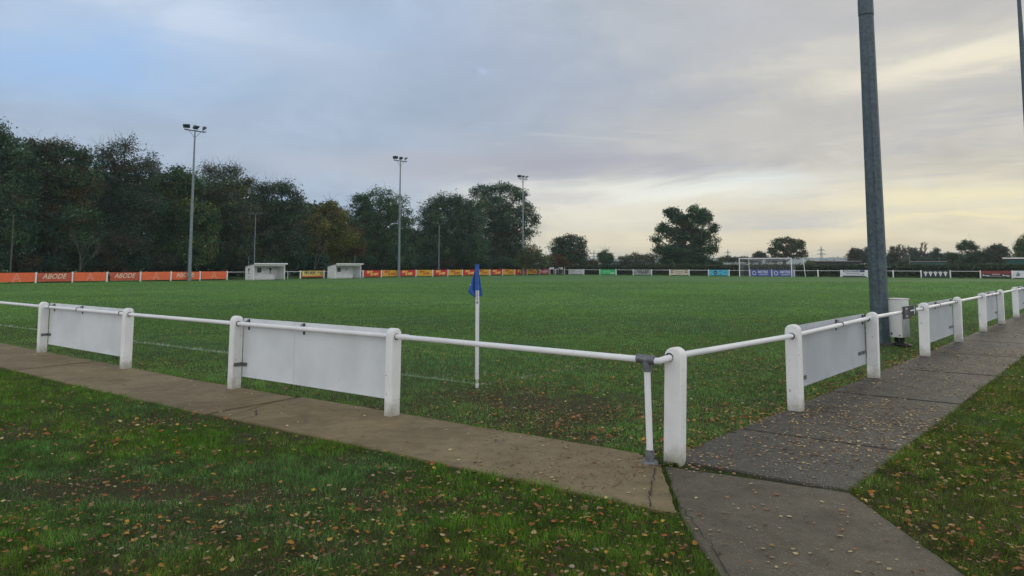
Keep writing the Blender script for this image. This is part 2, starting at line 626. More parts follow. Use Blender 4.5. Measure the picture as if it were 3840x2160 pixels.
def ground_mat():
    m_ = bpy.data.materials.new('turf_soil')
    m_.use_nodes = True
    g = NT(m_.node_tree)
    o = g.node('ShaderNodeOutputMaterial')
    b = g.node('ShaderNodeBsdfPrincipled')
    g.t.links.new(b.outputs[0], o.inputs[0])
    ps = g.node('ShaderNodeNewGeometry').outputs['Position']
    s = g.sep(ps)
    # pitch coordinates
    rx = g.m('SUBTRACT', s[0], EX)
    ry = g.m('SUBTRACT', s[1], EY)
    u = g.m('ADD', g.m('MULTIPLY', rx, float(U[0])), g.m('MULTIPLY', ry, float(U[1])))
    v = g.m('ADD', g.m('MULTIPLY', rx, float(V[0])), g.m('MULTIPLY', ry, float(V[1])))
    n1 = g.noise(ps, 0.10, 6, 0.6, 0.4)
    n2 = g.noise(ps, 0.9, 6, 0.65)
    n3 = g.noise(ps, 14, 5, 0.7)
    far = g.mix(g.smooth(n1, 0.3, 0.7), GR_FAR1, GR_FAR2)
    far = g.mix(g.m('MULTIPLY', g.smooth(n2, 0.4, 0.75), 0.4), far, GR_FAR3)
    # scars and streaks left by mowing along the pitch
    mow = g.noise(g.comb(g.m('MULTIPLY', u, 0.9), g.m('MULTIPLY', v, 0.06), 0.0), 1.0, 4, 0.6)
    far = g.mix(g.m('MULTIPLY', g.smooth(mow, 0.5, 0.75), 0.35), far, GR_FAR4)
    n4 = g.noise(ps, 5, 6, 0.75)
    far = g.mix(g.m('MULTIPLY', g.smooth(n4, 0.42, 0.7), 0.5), far, tuple(x * 0.6 for x in GR_FAR1))
    near = g.mix(g.smooth(n3, 0.35, 0.7), (0.036, 0.038, 0.013), (0.058, 0.046, 0.020))
    near = g.mix(g.m('MULTIPLY', g.smooth(n2, 0.5, 0.7), 0.6), near, (0.064, 0.046, 0.030))
    near = g.mix(g.m('MULTIPLY', g.smooth(v, 2.0, 3.5), 0.8), near, (0.030, 0.068, 0.016))
    c = g.mix(g.smooth(s[1], 14.0, 48.0), near, far)
    # fields beyond the ground
    fld = g.smooth(v, 100.0, 112.0)
    c = g.mix(fld, c, g.mix(g.smooth(n1, 0.35, 0.65), (0.10, 0.13, 0.05), (0.14, 0.14, 0.06)))
    g.put(b.inputs['Base Color'], c)
    b.inputs['Roughness'].default_value = 0.85
    b.inputs['Specular IOR Level'].default_value = 0.15
    bp = g.node('ShaderNodeBump')
    bp.inputs['Strength'].default_value = 0.6
    bp.inputs['Distance'].default_value = 0.03
    g.put(bp.inputs['Height'], g.noise(ps, 30, 5, 0.7))
    g.t.links.new(bp.outputs[0], b.inputs['Normal'])
    return m_


GR_FAR1 = (0.074, 0.172, 0.044)
GR_FAR2 = (0.098, 0.198, 0.058)
GR_FAR3 = (0.056, 0.130, 0.030)
GR_FAR4 = (0.108, 0.215, 0.075)
M_POST = white_paint('white_post_paint', (0.79, 0.79, 0.78), 0.85, bump=0.35, bscale=45)
M_RAIL = white_paint('white_rail_paint', (0.80, 0.80, 0.81), 0.25, rough=0.45, bump=0.12, bscale=60)
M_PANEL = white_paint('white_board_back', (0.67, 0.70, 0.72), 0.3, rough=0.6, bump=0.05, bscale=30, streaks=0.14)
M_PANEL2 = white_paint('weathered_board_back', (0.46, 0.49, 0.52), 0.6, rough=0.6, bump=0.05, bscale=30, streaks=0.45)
M_DUG = white_paint('dugout_paint', (0.72, 0.73, 0.74), 0.5, bump=0.1)
M_FIT = flat('galvanised_fitting', (0.16, 0.17, 0.18), 0.5, 0.5, 0.25, 25)
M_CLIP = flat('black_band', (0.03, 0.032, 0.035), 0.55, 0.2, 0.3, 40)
M_GALV = galvanised('galvanised_steel')
M_GALVF = galvanised('galvanised_mast', (0.13, 0.165, 0.19), (0.20, 0.24, 0.265), 6)
M_LAMP = flat('lamp_housing', (0.075, 0.095, 0.105), 0.5, 0.3, 0.2)
M_GLASS = flat('lamp_glass', (0.03, 0.05, 0.055), 0.15, 0.0, 0.1, spec=0.6)
M_CAB = white_paint('cabinet_paint', (0.70, 0.70, 0.67), 0.5, bump=0.05)
M_BLACK = flat('black_plastic', (0.02, 0.02, 0.022), 0.5)
M_WHITE = flat('white_print', (0.75, 0.75, 0.76), 0.5, var=0.05)
M_DARK = flat('dark_print', (0.025, 0.03, 0.04), 0.5)
M_BARK = flat('bark', (0.085, 0.075, 0.06), 0.9, 0, 0.35, 9, 0.5, 30, spec=0.15)
M_BARKP = flat('pale_bark', (0.24, 0.24, 0.20), 0.9, 0, 0.3, 9, 0.4, 30, spec=0.15)
M_BARKG = flat('grey_bark', (0.085, 0.09, 0.075), 0.9, 0, 0.3, 9, 0.4, 30, spec=0.15)
M_LEAF = leaf_mat('tree_leaves', 0.22)
M_GRASS = leaf_mat('grass_blades', 0.35, 0.7, 0.08)
M_LITTER = leaf_mat('fallen_leaf', 0.1, 0.65)
M_PATH_T = concrete('tan_concrete', (0.166, 0.120, 0.054), (0.246, 0.188, 0.094), (0.36, 0.31, 0.25), 0.15)
M_PATH_G = concrete('grey_concrete', (0.054, 0.049, 0.037), (0.086, 0.078, 0.060), (0.34, 0.32, 0.28), 0.9)
M_PATH_F = concrete('foreground_concrete', (0.088, 0.072, 0.046), (0.124, 0.104, 0.068), (0.30, 0.28, 0.24), 0.5)
M_GROUND = ground_mat()
M_BLUE = flat('blue_flag_cloth', (0.030, 0.105, 0.36), 0.8, 0, 0.15, 20)

# ------------------------------------------------------------------ noise on arrays
def vnoise(x, y, scale, seed=0, octv=3):
    tot = np.zeros_like(x)
    amp, norm = 1.0, 0.0
    for o in range(octv):
        xs, ys = x * scale + 13.7 * o + seed * 7.31, y * scale - 9.1 * o + seed * 3.77
        xi, yi = np.floor(xs), np.floor(ys)
        fx, fy = xs - xi, ys - yi
        fx = fx * fx * (3 - 2 * fx)
        fy = fy * fy * (3 - 2 * fy)

        def hsh(a, b):
            q = np.sin(a * 127.1 + b * 311.7 + seed * 17.3) * 43758.5453
            return q - np.floor(q)
        r = (hsh(xi, yi) * (1 - fx) + hsh(xi + 1, yi) * fx) * (1 - fy) + (hsh(xi, yi + 1) * (1 - fx) + hsh(xi + 1, yi + 1) * fx) * fy
        tot += r * amp
        norm += amp
        amp *= 0.5
        scale *= 2.0
    return tot / norm


def uv_of(x, y):
    rx, ry = x - EX, y - EY
    return rx * U[0] + ry * U[1], rx * V[0] + ry * V[1]


def sstep(x, a, b):
    t = np.clip((x - a) / (b - a), 0, 1)
    return t * t * (3 - 2 * t)

# ------------------------------------------------------------------ the setting: ground, paths, markings
def big_ground():
    xs = sorted(set([-1880, -1000, -600, -250, -120, -60, -30, -15, -8, -4, 0, 4, 8, 15, 30, 60, 120, 250, 600, 1500, 4380]))
    ys = sorted(set([-190, -120, -40, -15, -6, 0, 3, 6, 10, 15, 25, 40, 70, 110, 160, 250, 500, 1000, 2000, 3390]))
    vs = [(x, y, 0.0) for y in ys for x in xs]
    nx = len(xs)
    fs = [(j * nx + i, j * nx + i + 1, (j + 1) * nx + i + 1, (j + 1) * nx + i) for j in range(len(ys) - 1) for i in range(nx - 1)]
    b = MB().add(vs, fs)
    tag(b.build('ground', M_GROUND), kind='structure')


big_ground()
SLAB_T, SLAB_G, SLAB_F = MB(), MB(), MB()
rs = random.Random(5)


def slab(mb, corners, z=0.02, jit=0.007):
    pts = []
    n = len(corners)
    for i in range(n):
        a, b = Vector(corners[i]), Vector(corners[(i + 1) % n])
        k = max(2, int((b - a).length / 0.12))
        nrm = Vector((-(b - a).y, (b - a).x, 0)).normalized()
        for j in range(k):
            w = 0 if j == 0 else 1
            pts.append(a.lerp(b, j / k) + nrm * rs.gauss(0, jit * 0.5) * w)
    c = sum(pts, Vector()) / len(pts)
    vs, fs = [], []
    m = len(pts)
    for p in pts:
        vs.append((p.x, p.y, -0.05))
    for p in pts:
        vs.append((p.x, p.y, z - 0.009))
    for p in pts:
        q = p + (c - p).normalized() * (0.010 + rs.random() * 0.006)
        vs.append((q.x, q.y, z))
    for i in range(m):
        i2 = (i + 1) % m
        fs += [(i, i2, m + i2, m + i), (m + i, m + i2, 2 * m + i2, 2 * m + i)]
    fs.append(tuple(2 * m + i for i in range(m)))
    mb.add(vs, fs)


ljoints = [4.70, 9.95, 15.2, 20.5, 25.8, 31.1, 36.4]
lo, hi = -1.12, 0.07
slab(SLAB_T, [(1.00, 4.84, 0), (1.12, 5.92, 0), P(0.35, hi), P(2.6, hi + .01), PL(ljoints[0] - .03, hi + .05), P(ljoints[0] - .12, lo)])
for a, b in zip(ljoints[:-1], ljoints[1:]):
    slab(SLAB_T, [PL(a - .06, lo), PL(a + .03, hi), PL((a + b) / 2, hi), PL(b - .03, hi + .02), PL(b - .13, lo), PL((a + b) / 2, lo)], z=0.02 + rs.uniform(-.004, .004))
rj = [0.016, 1.46, 4.18, 6.92, 9.65, 12.4, 15.1, 17.9, 20.6, 23.4, 26.1, 28.9, 31.7]
for a, b in zip(rj[:-1], rj[1:]):
    slab(SLAB_G, [PR(a + .018, .10), PR(a + .018, -1.26), PR(b - .018, -1.28), PR(b - .018, .10)], z=0.022 + rs.uniform(-.005, .004))
slab(SLAB_F, [(1.155, 5.955, 0), (1.022, 4.83, 0), (1.00, 3.2, 0), (2.20, 3.2, 0), (2.245, 5.285, 0)], z=0.018)
slab(SLAB_F, [(1.00, 3.18, 0), (1.00, 0.4, 0), (2.2, 0.4, 0), (2.2, 3.18, 0)], z=0.02)
slab(SLAB_F, [(1.00, 0.38, 0), (1.00, -3, 0), (2.2, -3, 0), (2.2, 0.38, 0)], z=0.02)
tag(SLAB_T.build('path', M_PATH_T), kind='structure')
tag(SLAB_G.build('path', M_PATH_G), kind='structure')
tag(SLAB_F.build('path', M_PATH_F), kind='structure')


# cracks and packed dirt where slabs have broken
CR = MB()


def crack(pts, w=0.007, z=0.0265):
    q = []
    for a, b in zip(pts[:-1], pts[1:]):
        a, b = Vector(a), Vector(b)
        k = max(2, int((b - a).length / .05))
        for j in range(k):
            q.append(a.lerp(b, j / k) + Vector((rs.gauss(0, .006), rs.gauss(0, .006), 0)))
    q.append(Vector(pts[-1]))
    vs, fs = [], []
    for i, p in enumerate(q):
        d = (q[min(i + 1, len(q) - 1)] - q[max(i - 1, 0)]).normalized()
        n = Vector((-d.y, d.x, 0)) * w * rs.uniform(.3, 1.0)
        vs += [(p.x - n.x, p.y - n.y, z), (p.x + n.x, p.y + n.y, z)]
    fs = [(2 * i, 2 * i + 1, 2 * i + 3, 2 * i + 2) for i in range(len(q) - 1)]
    CR.add(vs, fs)


crack([P(4.66, -.05), P(4.57, -.5), P(4.35, -.95), P(4.28, -1.11)], .006)
crack([P(4.6, -.45), P(4.85, -.8), P(5.05, -1.10)], .006)
crack([P(4.35, -.75), P(4.10, -.92), P(4.05, -1.11)], .009)
crack([P(4.69, .05), P(4.63, -.5), P(4.60, -1.11)], .012)
crack([PL(9.93, .05), PL(9.86, -.5), PL(9.84, -1.11)], .012)
crack([(1.06, 5.88, 0), (.90, 5.2, 0), (.86, 4.95, 0)], .006)
crack([(1.05, 5.0, 0), (1.07, 4.3, 0), (1.03, 3.6, 0)], .005)
crack([PR(4.18, .1), PR(4.18, -1.27)], .014)
crack([PR(1.46, .1), PR(1.46, -1.27)], .014)
crack([PR(6.92, .1), PR(6.92, -1.27)], .014)
crack([PR(2.9, .1), PR(3.1, -.4), PR(2.95, -.8)], .004)
tag(CR.build('path_cracks', flat('crack_dirt', (0.028, 0.024, 0.018), .95, 0, .3, 30)), kind='structure')


def on_path(x, y, pad=0.0):
    u, v = uv_of(x, y)
    rx, ry = x - EX, y - EY
    d = rx * VR[0] + ry * VR[1]
    off = -rx * VR[1] + ry * VR[0]
    vl = v - yo(np.maximum(u, 0))
    left = (vl > lo + pad) & (vl < hi - pad) & (u > -0.05)
    tri = (x < 1.25) & (v > lo + pad) & (v < hi - pad - .02) & (u > -0.85) & (y > 4.6)
    right = (off > -1.27 + pad) & (off < .10 - pad) & (d > 0.0)
    front = (x > 1.0 + pad) & (x < 2.21 - pad) & (y < 5.5)
    fr2 = (x > 1.05 + pad) & (d < 0.05) & (off < 0.3) & (y > 4.6) & (x < 2.24 - pad) & (v < 0.05)
    return left | tri | right | front | fr2


# white markings, worn thin; the near ones live mostly in the colour of the blades
def line_mat():
    m_ = bpy.data.materials.new('pitch_line_paint')
    m_.use_nodes = True
    g = NT(m_.node_tree)
    o = g.node('ShaderNodeOutputMaterial')
    b = g.node('ShaderNodeBsdfPrincipled')
    g.t.links.new(b.outputs[0], o.inputs[0])
    ps = g.node('ShaderNodeNewGeometry').outputs['Position']
    n = g.noise(ps, 3.0, 6, 0.7)
    g.put(b.inputs['Base Color'], g.mix(g.smooth(n, 0.52, 0.80), GR_FAR1, (0.30, 0.38, 0.29)))
    b.inputs['Roughness'].default_value = 0.9
    return m_


FU0, FU1, FV0, FV1 = 3.62, 64.6, 2.12, 97.4
GU = 34.1                                            # middle of the goals


def strip(mb, a, b, w=0.1, z=0.004):
    a, b = Vector(a), Vector(b)
    d = (b - a).normalized()
    n = Vector((-d.y, d.x, 0)) * w / 2
    mb.add([(*(p)[:2], z) for p in (a - n, b - n, b + n, a + n)], [(0, 1, 2, 3)])


ml = MB()
strip(ml, P(FU0, FV0), P(FU1, FV0))
strip(ml, P(FU1, FV0), P(FU1, FV1))
strip(ml, P(FU1, FV1), P(FU0, FV1))
for vv0, sg in ((FV0, 1), (FV1, -1)):
    for hw, dep in ((20.15, 16.5), (9.16, 5.5)):
        strip(ml, P(GU - hw, vv0), P(GU - hw, vv0 + sg * dep))
        strip(ml, P(GU + hw, vv0), P(GU + hw, vv0 + sg * dep))
        strip(ml, P(GU - hw, vv0 + sg * dep), P(GU + hw, vv0 + sg * dep))
strip(ml, P(FU0, (FV0 + FV1) / 2), P(FU1, (FV0 + FV1) / 2))
cc = [P(GU + 9.15 * math.cos(q), (FV0 + FV1) / 2 + 9.15 * math.sin(q)) for q in np.linspace(0, 2 * math.pi, 49)]
for a, b in zip(cc[:-1], cc[1:]):
    strip(ml, a, b, z=0.007)
tag(ml.build('pitch_markings', line_mat()), kind='structure')


def line_mask(u, v):
    """how much of the old white paint still clings to the blades"""
    w = 0.055
    gl = (np.abs(v - FV0) < w) & (u > FU0)
    q = np.hypot(u - FU0, v - FV0)
    arc = (np.abs(q - 1.0) < 0.05) & (u > FU0) & (v > FV0)
    tl = (np.abs(u - FU0) < w) & (v > FV0) & (v < 4.5)
    far = gl & (u > 8)
    return np.where(far, 0.85, np.where(gl, 0.42, np.where(arc, 0.25, np.where(tl, 0.22, 0.0))))


# ------------------------------------------------------------------ near barriers
PH = 0.89                                            # post height
RZ = 0.805                                           # rail height
RR = 0.0255                                          # rail radius


def post_mesh(h=PH, dx=0.10, dy=0.135, name='post', seed=0):
    """concrete post, arch-topped across the rail, edges rubbed round; x along the rail"""
    r = dy / 2
    zc = h - r
    prof = [(-r, -0.1), (r, -0.1), (r, 0.05)]
    for k in range(9):
        q = math.pi * k / 8
        prof.append((r * math.cos(q), zc + r * math.sin(q)))
    prof.append((-r, 0.05))
    rr = random.Random(seed)
    c = 0.009
    mid = (0.0, h * 0.5)
    ins = []
    for (a, b) in prof:
        L = math.hypot(a, (b - mid[1]))
        k = c / max(L, 1e-6)
        ins.append((a * (1 - c / r), b - (c if b > zc else 0) * (b - zc) / r if b > zc else b))
    n = len(prof)
    vs = []
    for (d, pr) in ((-dx / 2, ins), (-dx / 2 + c, prof), (dx / 2 - c, prof), (dx / 2, ins)):
        for (a, b) in pr:
            vs.append((d, a, b))
    fs = [tuple(range(n))[::-1], tuple(range(3 * n, 4 * n))]
    for j in range(3):
        fs += [(j * n + i, j * n + (i + 1) % n, (j + 1) * n + (i + 1) % n, (j + 1) * n + i) for i in range(n)]
    return MB().add(vs, fs).mesh(name, M_POST, smooth=True)


POST = post_mesh()
POST_R = post_mesh(0.90, 0.106, 0.144, seed=2)


def ring(mb, c, axis, r0, r1, w, n=14):
    """a short collar round a tube along a unit axis"""
    a = Vector(axis).normalized()
    mb.tube([Vector(c) - a * w / 2, Vector(c) + a * w / 2], r1, n)


left_root = empty('perimeter_barrier', P(0, 0), ANG_MU)
tag(left_root, 'white post and tube barrier running left from the corner along the tan path', 'barrier', 'white barriers round the pitch')
# local frame: x towards the corner (screen right), y towards the pitch
lposts = [3.06, 5.87, 8.76, 12.02, 15.1, 18.2, 21.3, 24.4, 27.5]
rp = random.Random(11)
for i, uu in enumerate(lposts):
    o = link('post', POST, left_root, (-uu, float(yo(uu)), 0), 0)
    o.rotation_euler = (rp.gauss(0, .008), rp.gauss(0, .010), rp.gauss(0, .02))
    o.scale = (1, 1, 1 + rp.gauss(0, .008))
BX = -0.40                                            # the rail ends at the bend by the tee
rl = MB()
pts = [(-q, float(yo(q)), RZ + .003 * math.sin(q * 2)) for q in (27.5, 24.4, 21.3, 18.2, 15.1, 12.02, 8.76, 5.87, 3.06)] + [ (-0.16, -.165, RZ - .012)]
rl.tube(pts, RR, 12)
rl.tube([(-0.17, -.166, RZ - .012), (-0.055, -.171, RZ - .014), (-0.03, -.160, RZ - .013), (0.0, -.075, RZ + .002), (0.01, -.03, RZ + .006)], RR, 12)
rl.build('rail', M_RAIL, left_root, smooth=True)
tf = MB()
LX, LY = -0.135, -0.166                               # foot of the tube leg by the corner post
tf.tube([(LX - .082, LY + .004, RZ - .006), (LX + .074, LY - .004, RZ - .012)], 0.036, 14)
tf.tube([(LX, LY, RZ - .012), (LX, LY, RZ - .10)], 0.035, 14)
for q in (-.06, .055):
    tf.tube([(LX + q, LY - .032, RZ - .01), (LX + q, LY - .044, RZ - .01)], 0.009, 6)
tf.tube([(LX, LY - .032, RZ - .075), (LX, LY - .043, RZ - .075)], 0.009, 6)
tf.build('tee_fitting', M_FIT, left_root, smooth=True)
lg = MB()
lg.tube([(LX, LY, RZ - .09), (LX + .012, LY, 0.09)], RR, 12)
lg.build('support_leg', M_RAIL, left_root, smooth=True)
ff = MB()
ff.tube([(LX + .012, LY, 0.02), (LX + .012, LY, 0.12)], 0.036, 14)
ff.tube([(LX + .012, LY, 0.012), (LX + .012, LY, 0.040)], [0.066, 0.050], 16)
ff.build('foot_flange', M_FIT, left_root, smooth=True)
for x in (-3.06, -5.87, -8.76, -12.02):
    for s in (1, -1):
        mb = MB()
        yy = float(yo(-x))
        mb.tube([(x + s * .0505, yy, RZ - .002), (x + s * .055, yy, RZ - .002)], 0.034, 14)
        mb.build('rail_socket', M_CLIP, left_root, smooth=True)
mb = MB()
mb.tube([(-2.93, -.064, RZ), (-2.84, -.068, RZ)], 0.0295, 14)
mb.build('rail_sleeve', M_RAIL, left_root, smooth=True)

right_root = empty('perimeter_barrier', P(0, 0), RA)
tag(right_root, 'white concrete post and tube barrier running right from the corner beside the grey path', 'barrier', 'white barriers round the pitch')
# local frame: x away from the corner, y towards the pitch
rposts = [0.0, 2.70, 5.73, 8.92, 12.01, 15.09, 18.1, 21.15, 24.2, 27.2, 30.2, 33.2]
for i, dd in enumerate(rposts):
    o = link('post', POST_R, right_root, (dd, 0, 0), 0)
    o.rotation_euler = (rp.gauss(0, .010), rp.gauss(0, .010), rp.gauss(0, .03))
    if i == 2:
        o.rotation_euler = (0.02, -0.035, 0.05)
    o.scale = (1, 1.02 if i else 1.0, 1 + rp.gauss(0, .01))
rl = MB()
rl.tube([(0.02, 0, RZ + .008), (2.7, 0, RZ - .02), (5.73, 0, RZ + .01), (8.92, 0, RZ - .005), (12.01, 0, RZ), (18, 0, RZ), (34, 0, RZ)], RR, 12)
rl.build('rail', M_RAIL, right_root, smooth=True)
for x in rposts[:7]:
    for s in (1, -1):
        mb = MB()
        zc = RZ + (-.02 if x == 2.70 else .008 if x in (0.0, 5.73) else 0)
        mb.tube([(x + s * .0535, 0, zc), (x + s * .059, 0, zc)], 0.034, 14)
        mb.build('rail_socket', M_CLIP, right_root, smooth=True)


# ------------------------------------------------------------------ near boards, seen from behind
def near_board(root_loc, rz, x0, x1, zt, zb, label, mat, clips, brackets, seam=None, name='advertising_board', ys=0.075, ell=False, band=None):
    """board hung on the pitch side of the rail with bands and plates; origin at the foot below its left end"""
    r = empty(name, root_loc, rz)
    tag(r, label, 'board', 'advertising boards on the near barriers')
    W = x1 - x0
    pn = MB()
    if seam:
        pn.box(0, seam - .0012, ys, ys + .014, zb, zt, bev=.0025)
        pn.box(seam + .0012, W, ys + .001, ys + .015, zb, zt, bev=.0025)
    else:
        pn.box(0, W, ys, ys + .014, zb, zt, bev=.0025)
    # edge folds
    pn.box(0.004, W - .004, ys - .009, ys - .001, zb + .002, zb + .014)
    pn.build('panel', mat, r)
    for cx in clips:
        c = MB()
        n = 14
        c.tube([(cx - .010, 0, RZ), (cx + .010, 0, RZ)], 0.0305, n)
        if band:
            c.build('band', band, r, smooth=True)
            c = MB()
        c.box(cx + .016, cx + .034, ys - .012, ys - .001, RZ - .075, RZ + .055)
        c.tube([(cx, .015, RZ + .02), (cx + .025, ys - .006, RZ + .03)], .006, 6)
        c.tube([(cx, .015, RZ - .02), (cx + .025, ys - .006, RZ - .03)], .006, 6)
        c.tube([(cx + .025, ys - .012, RZ + .045), (cx + .025, ys - .045, RZ + .045)], .005, 6)
        c.build('clip', M_CLIP, r, smooth=True)
    for (bx, bz, bw) in brackets:
        c = MB()
        c.box(bx, bx + bw, ys - .011, ys - .003, bz, bz + .045, bev=.002)
        c.box(bx + bw * .15, bx + bw * .35, ys - .016, ys - .011, bz + .012, bz + .033)
        c.tube([(bx + bw * .55, ys - .011, bz + .023), (bx + bw * .55, ys - .022, bz + .023)], .008, 6)
        if ell:
            # folded round the side of the post
            sx = bx if bx < W / 2 else bx + bw
            c.box(sx - .003, sx + .003, -.045, ys - .003, bz, bz + .045)
        c.build('bracket', M_FIT, r)
    return r


near_board(PL(5.82), ANG_MU + (yo(3.06) - yo(5.87)) / 2.81, 0, 2.72, 0.865, 0.155, 'white board seen from behind, nearest the corner on the left barrier', M_PANEL,
           [0.10, 1.19], [(0.004, 0.285, .10), (2.62, 0.24, .085)], seam=1.03, ell=True, band=M_RAIL)
near_board(PL(11.97), ANG_MU + (yo(8.76) - yo(12.02)) / 3.26, 0, 3.16, 0.865, 0.155, 'white board seen from behind with three black clips, far left by the path', M_PANEL,
           [0.20, 1.38, 2.95], [(0.004, 0.30, .11), (3.03, 0.20, .09)], seam=1.42, ell=True)
near_board(PL(18.15), ANG_MU + (yo(15.1) - yo(18.2)) / 3.1, 0, 2.95, 0.865, 0.155, 'white board seen from behind, beyond the left edge of the view', M_PANEL, [.2, 1.4, 2.7], [])
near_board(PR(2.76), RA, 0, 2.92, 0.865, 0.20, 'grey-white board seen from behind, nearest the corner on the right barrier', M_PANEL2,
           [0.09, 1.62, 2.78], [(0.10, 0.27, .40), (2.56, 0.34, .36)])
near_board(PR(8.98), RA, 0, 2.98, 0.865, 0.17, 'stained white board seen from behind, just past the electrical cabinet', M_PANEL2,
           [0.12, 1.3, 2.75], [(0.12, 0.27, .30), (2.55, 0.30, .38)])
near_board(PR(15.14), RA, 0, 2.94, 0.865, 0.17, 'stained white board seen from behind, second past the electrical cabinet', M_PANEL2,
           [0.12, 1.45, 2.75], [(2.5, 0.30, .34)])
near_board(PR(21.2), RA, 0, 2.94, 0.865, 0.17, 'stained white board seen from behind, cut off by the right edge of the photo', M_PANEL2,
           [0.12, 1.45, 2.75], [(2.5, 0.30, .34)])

# little direction sign tied to the rail
sg = empty('rail_sign', PR(7.35, -0.04), RA)
tag(sg, 'small black sign with pale letter block and white arrow, tied to the right rail', 'sign')
mb = MB()
mb.box(0, .46, -.006, .006, RZ - .10, RZ + .09, bev=.002)
mb.box(.462, .86, -.005, .007, RZ - .075, RZ + .09, bev=.002)
mb.build('plate', M_DARK, sg)
mb = MB()
mb.box(.14, .28, -.009, -.0065, RZ - .075, RZ + .065)
mb.build('letter_block', flat('grey_print', (0.42, 0.42, 0.44), 0.6, var=.1), sg)
mb = MB()
for k in range(4):
    mb.box(.155 + k * .03, .168 + k * .03, -.0115, -.0095, RZ - .05, RZ + .04)
mb.build('lettering', M_DARK, sg)
mb = MB()
mb.box(.46, .71, -.010, -.0075, RZ + .000, RZ + .022)
mb.prism([(.70, RZ + .075), (.73, RZ + .075), (.76, RZ + .012), (.73, RZ - .055), (.70, RZ - .055), (.72, RZ + .012)], -.0102, -.0077, 'y')
mb.build('arrow', M_WHITE, sg)


# ------------------------------------------------------------------ floodlight masts
def lamp_mesh():
    """asymmetric floodlight: glass face tipped down, wedge back; faces -y in its own frame"""
    h = MB()
    w = .36
    prof = [(-.02, -.24), (-.02, .24), (.05, .25), (.17, .10), (.17, -.08), (.06, -.24)]
    h.prism(prof, -w, w, 'x')
    h.box(-w - .015, w + .015, -.045, -.018, .235, .262)
    h.box(-w - .015, w + .015, -.045, -.018, -.262, -.235)
    h.box(-w - .018, -w + .012, -.045, -.018, -.234, .234)
    h.box(w - .012, w + .018, -.045, -.018, -.234, .234)
    h.box(-.12, .12, .171, .26, -.09, .08)
    hm = h.mesh('housing', M_LAMP)
    gl = MB()
    gl.box(-w + .014, w - .014, -.030, -.021, -.233, .233)
    gm = gl.mesh('glass', M_GLASS)
    return hm, gm


LH, LG = lamp_mesh()


def mast(loc, rz, label, height=15.0, r0=.17, r1=.065, joint=6.5, mat=M_GALVF, yaws=(-38, 22, 55), n=8, detail=False):
    """tapered octagonal mast; its head faces -y in its own frame, crossbar along x"""
    r = empty('floodlight_mast', loc, rz)
    tag(r, label, 'floodlight', 'floodlight masts round the pitch')
    rj = r0 + (r1 - r0) * joint / height
    mb = MB()
    mb.tube([(0, 0, -.1), (0, 0, joint)], [r0, rj + .004], n, cap=True)
    mb.build('pole', mat, r)
    up = MB()
    up.tube([(0, 0, joint - .02), (0, 0, height)], [rj + .012, r1], n)
    up.build('upper_pole', mat, r)
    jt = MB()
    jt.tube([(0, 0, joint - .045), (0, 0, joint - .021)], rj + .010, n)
    jt.build('joint_shadow', M_CLIP, r)  # thin dark ring put in for the shadow under the upper tube's lip
    if detail:
        bs = MB()
        bs.tube([(0, 0, .0), (0, 0, .06)], [r0 + .10, r0 + .04], 16)
        bs.build('base_collar', flat('mossy_collar', (0.05, 0.055, 0.035), .9, 0, .4, 20, .5), r)
        cd = MB()
        cd.tube([(r0 - .01, -.06, .25), (r0 + .05, -.12, .16), (r0 + .04, -.16, .10), (r0 - .05, -.17, .12), (r0 - .08, -.15, .30)], .007, 6)
        cd.build('earth_cable', flat('pale_cable', (0.42, 0.44, 0.34), .6), r)
        pp = MB()
        pp.tube([(r0 + .02, 0.02, .9), (r0 - .05, .02, 6.4)], .012, 6)
        pp.build('conduit', mat, r)
    bar = MB()
    bar.box(-1.12, 1.12, -.05, .05, height - .05, height + .05, bev=.01)
    for s in (1, -1):
        bar.tube([(0, 0, height - .75), (s * .62, 0, height - .05)], .022, 6)
    bar.build('crossbar', M_LAMP, r)
    for k, (bx, yw) in enumerate(zip((-.95, .08, .98), yaws)):
        lm = empty('floodlight', (bx, -.05, height + .36), math.radians(yw))
        lm.parent = r
        lm.scale = (.86, .9, .86)
        lm.rotation_euler = (math.radians(52), 0, math.radians(yw))
        link('housing', LH, lm)
        link('glass', LG, lm)
        br = MB()
        br.tube([(bx - .18, -.03, height + .28), (bx - .18, 0, height + .075), (bx, 0, height + .066), (bx + .18, 0, height + .075), (bx + .18, -.03, height + .28)], .018, 5)
        br.build('bracket', M_LAMP, r)
    return r


# near one, beside the right barrier: head above the picture
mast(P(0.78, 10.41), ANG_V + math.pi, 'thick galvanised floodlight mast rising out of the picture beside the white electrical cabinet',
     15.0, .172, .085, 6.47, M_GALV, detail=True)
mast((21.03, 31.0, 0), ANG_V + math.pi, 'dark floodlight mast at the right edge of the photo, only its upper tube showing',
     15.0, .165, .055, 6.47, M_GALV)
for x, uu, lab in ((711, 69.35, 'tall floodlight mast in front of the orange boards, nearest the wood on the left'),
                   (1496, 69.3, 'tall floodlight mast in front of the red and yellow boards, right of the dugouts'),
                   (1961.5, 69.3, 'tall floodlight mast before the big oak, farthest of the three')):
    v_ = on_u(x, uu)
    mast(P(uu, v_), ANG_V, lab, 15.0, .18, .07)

# the cabinet strapped to the near mast
cb = empty('electrical_cabinet', P(0.80, 10.41) + Vector((0.365, -0.08, 0)), math.radians(-52))
cb.scale = (.93, .93, .86)
tag(cb, 'off-white electrical cabinet strapped to the thick near floodlight mast, black ducts below', 'cabinet')
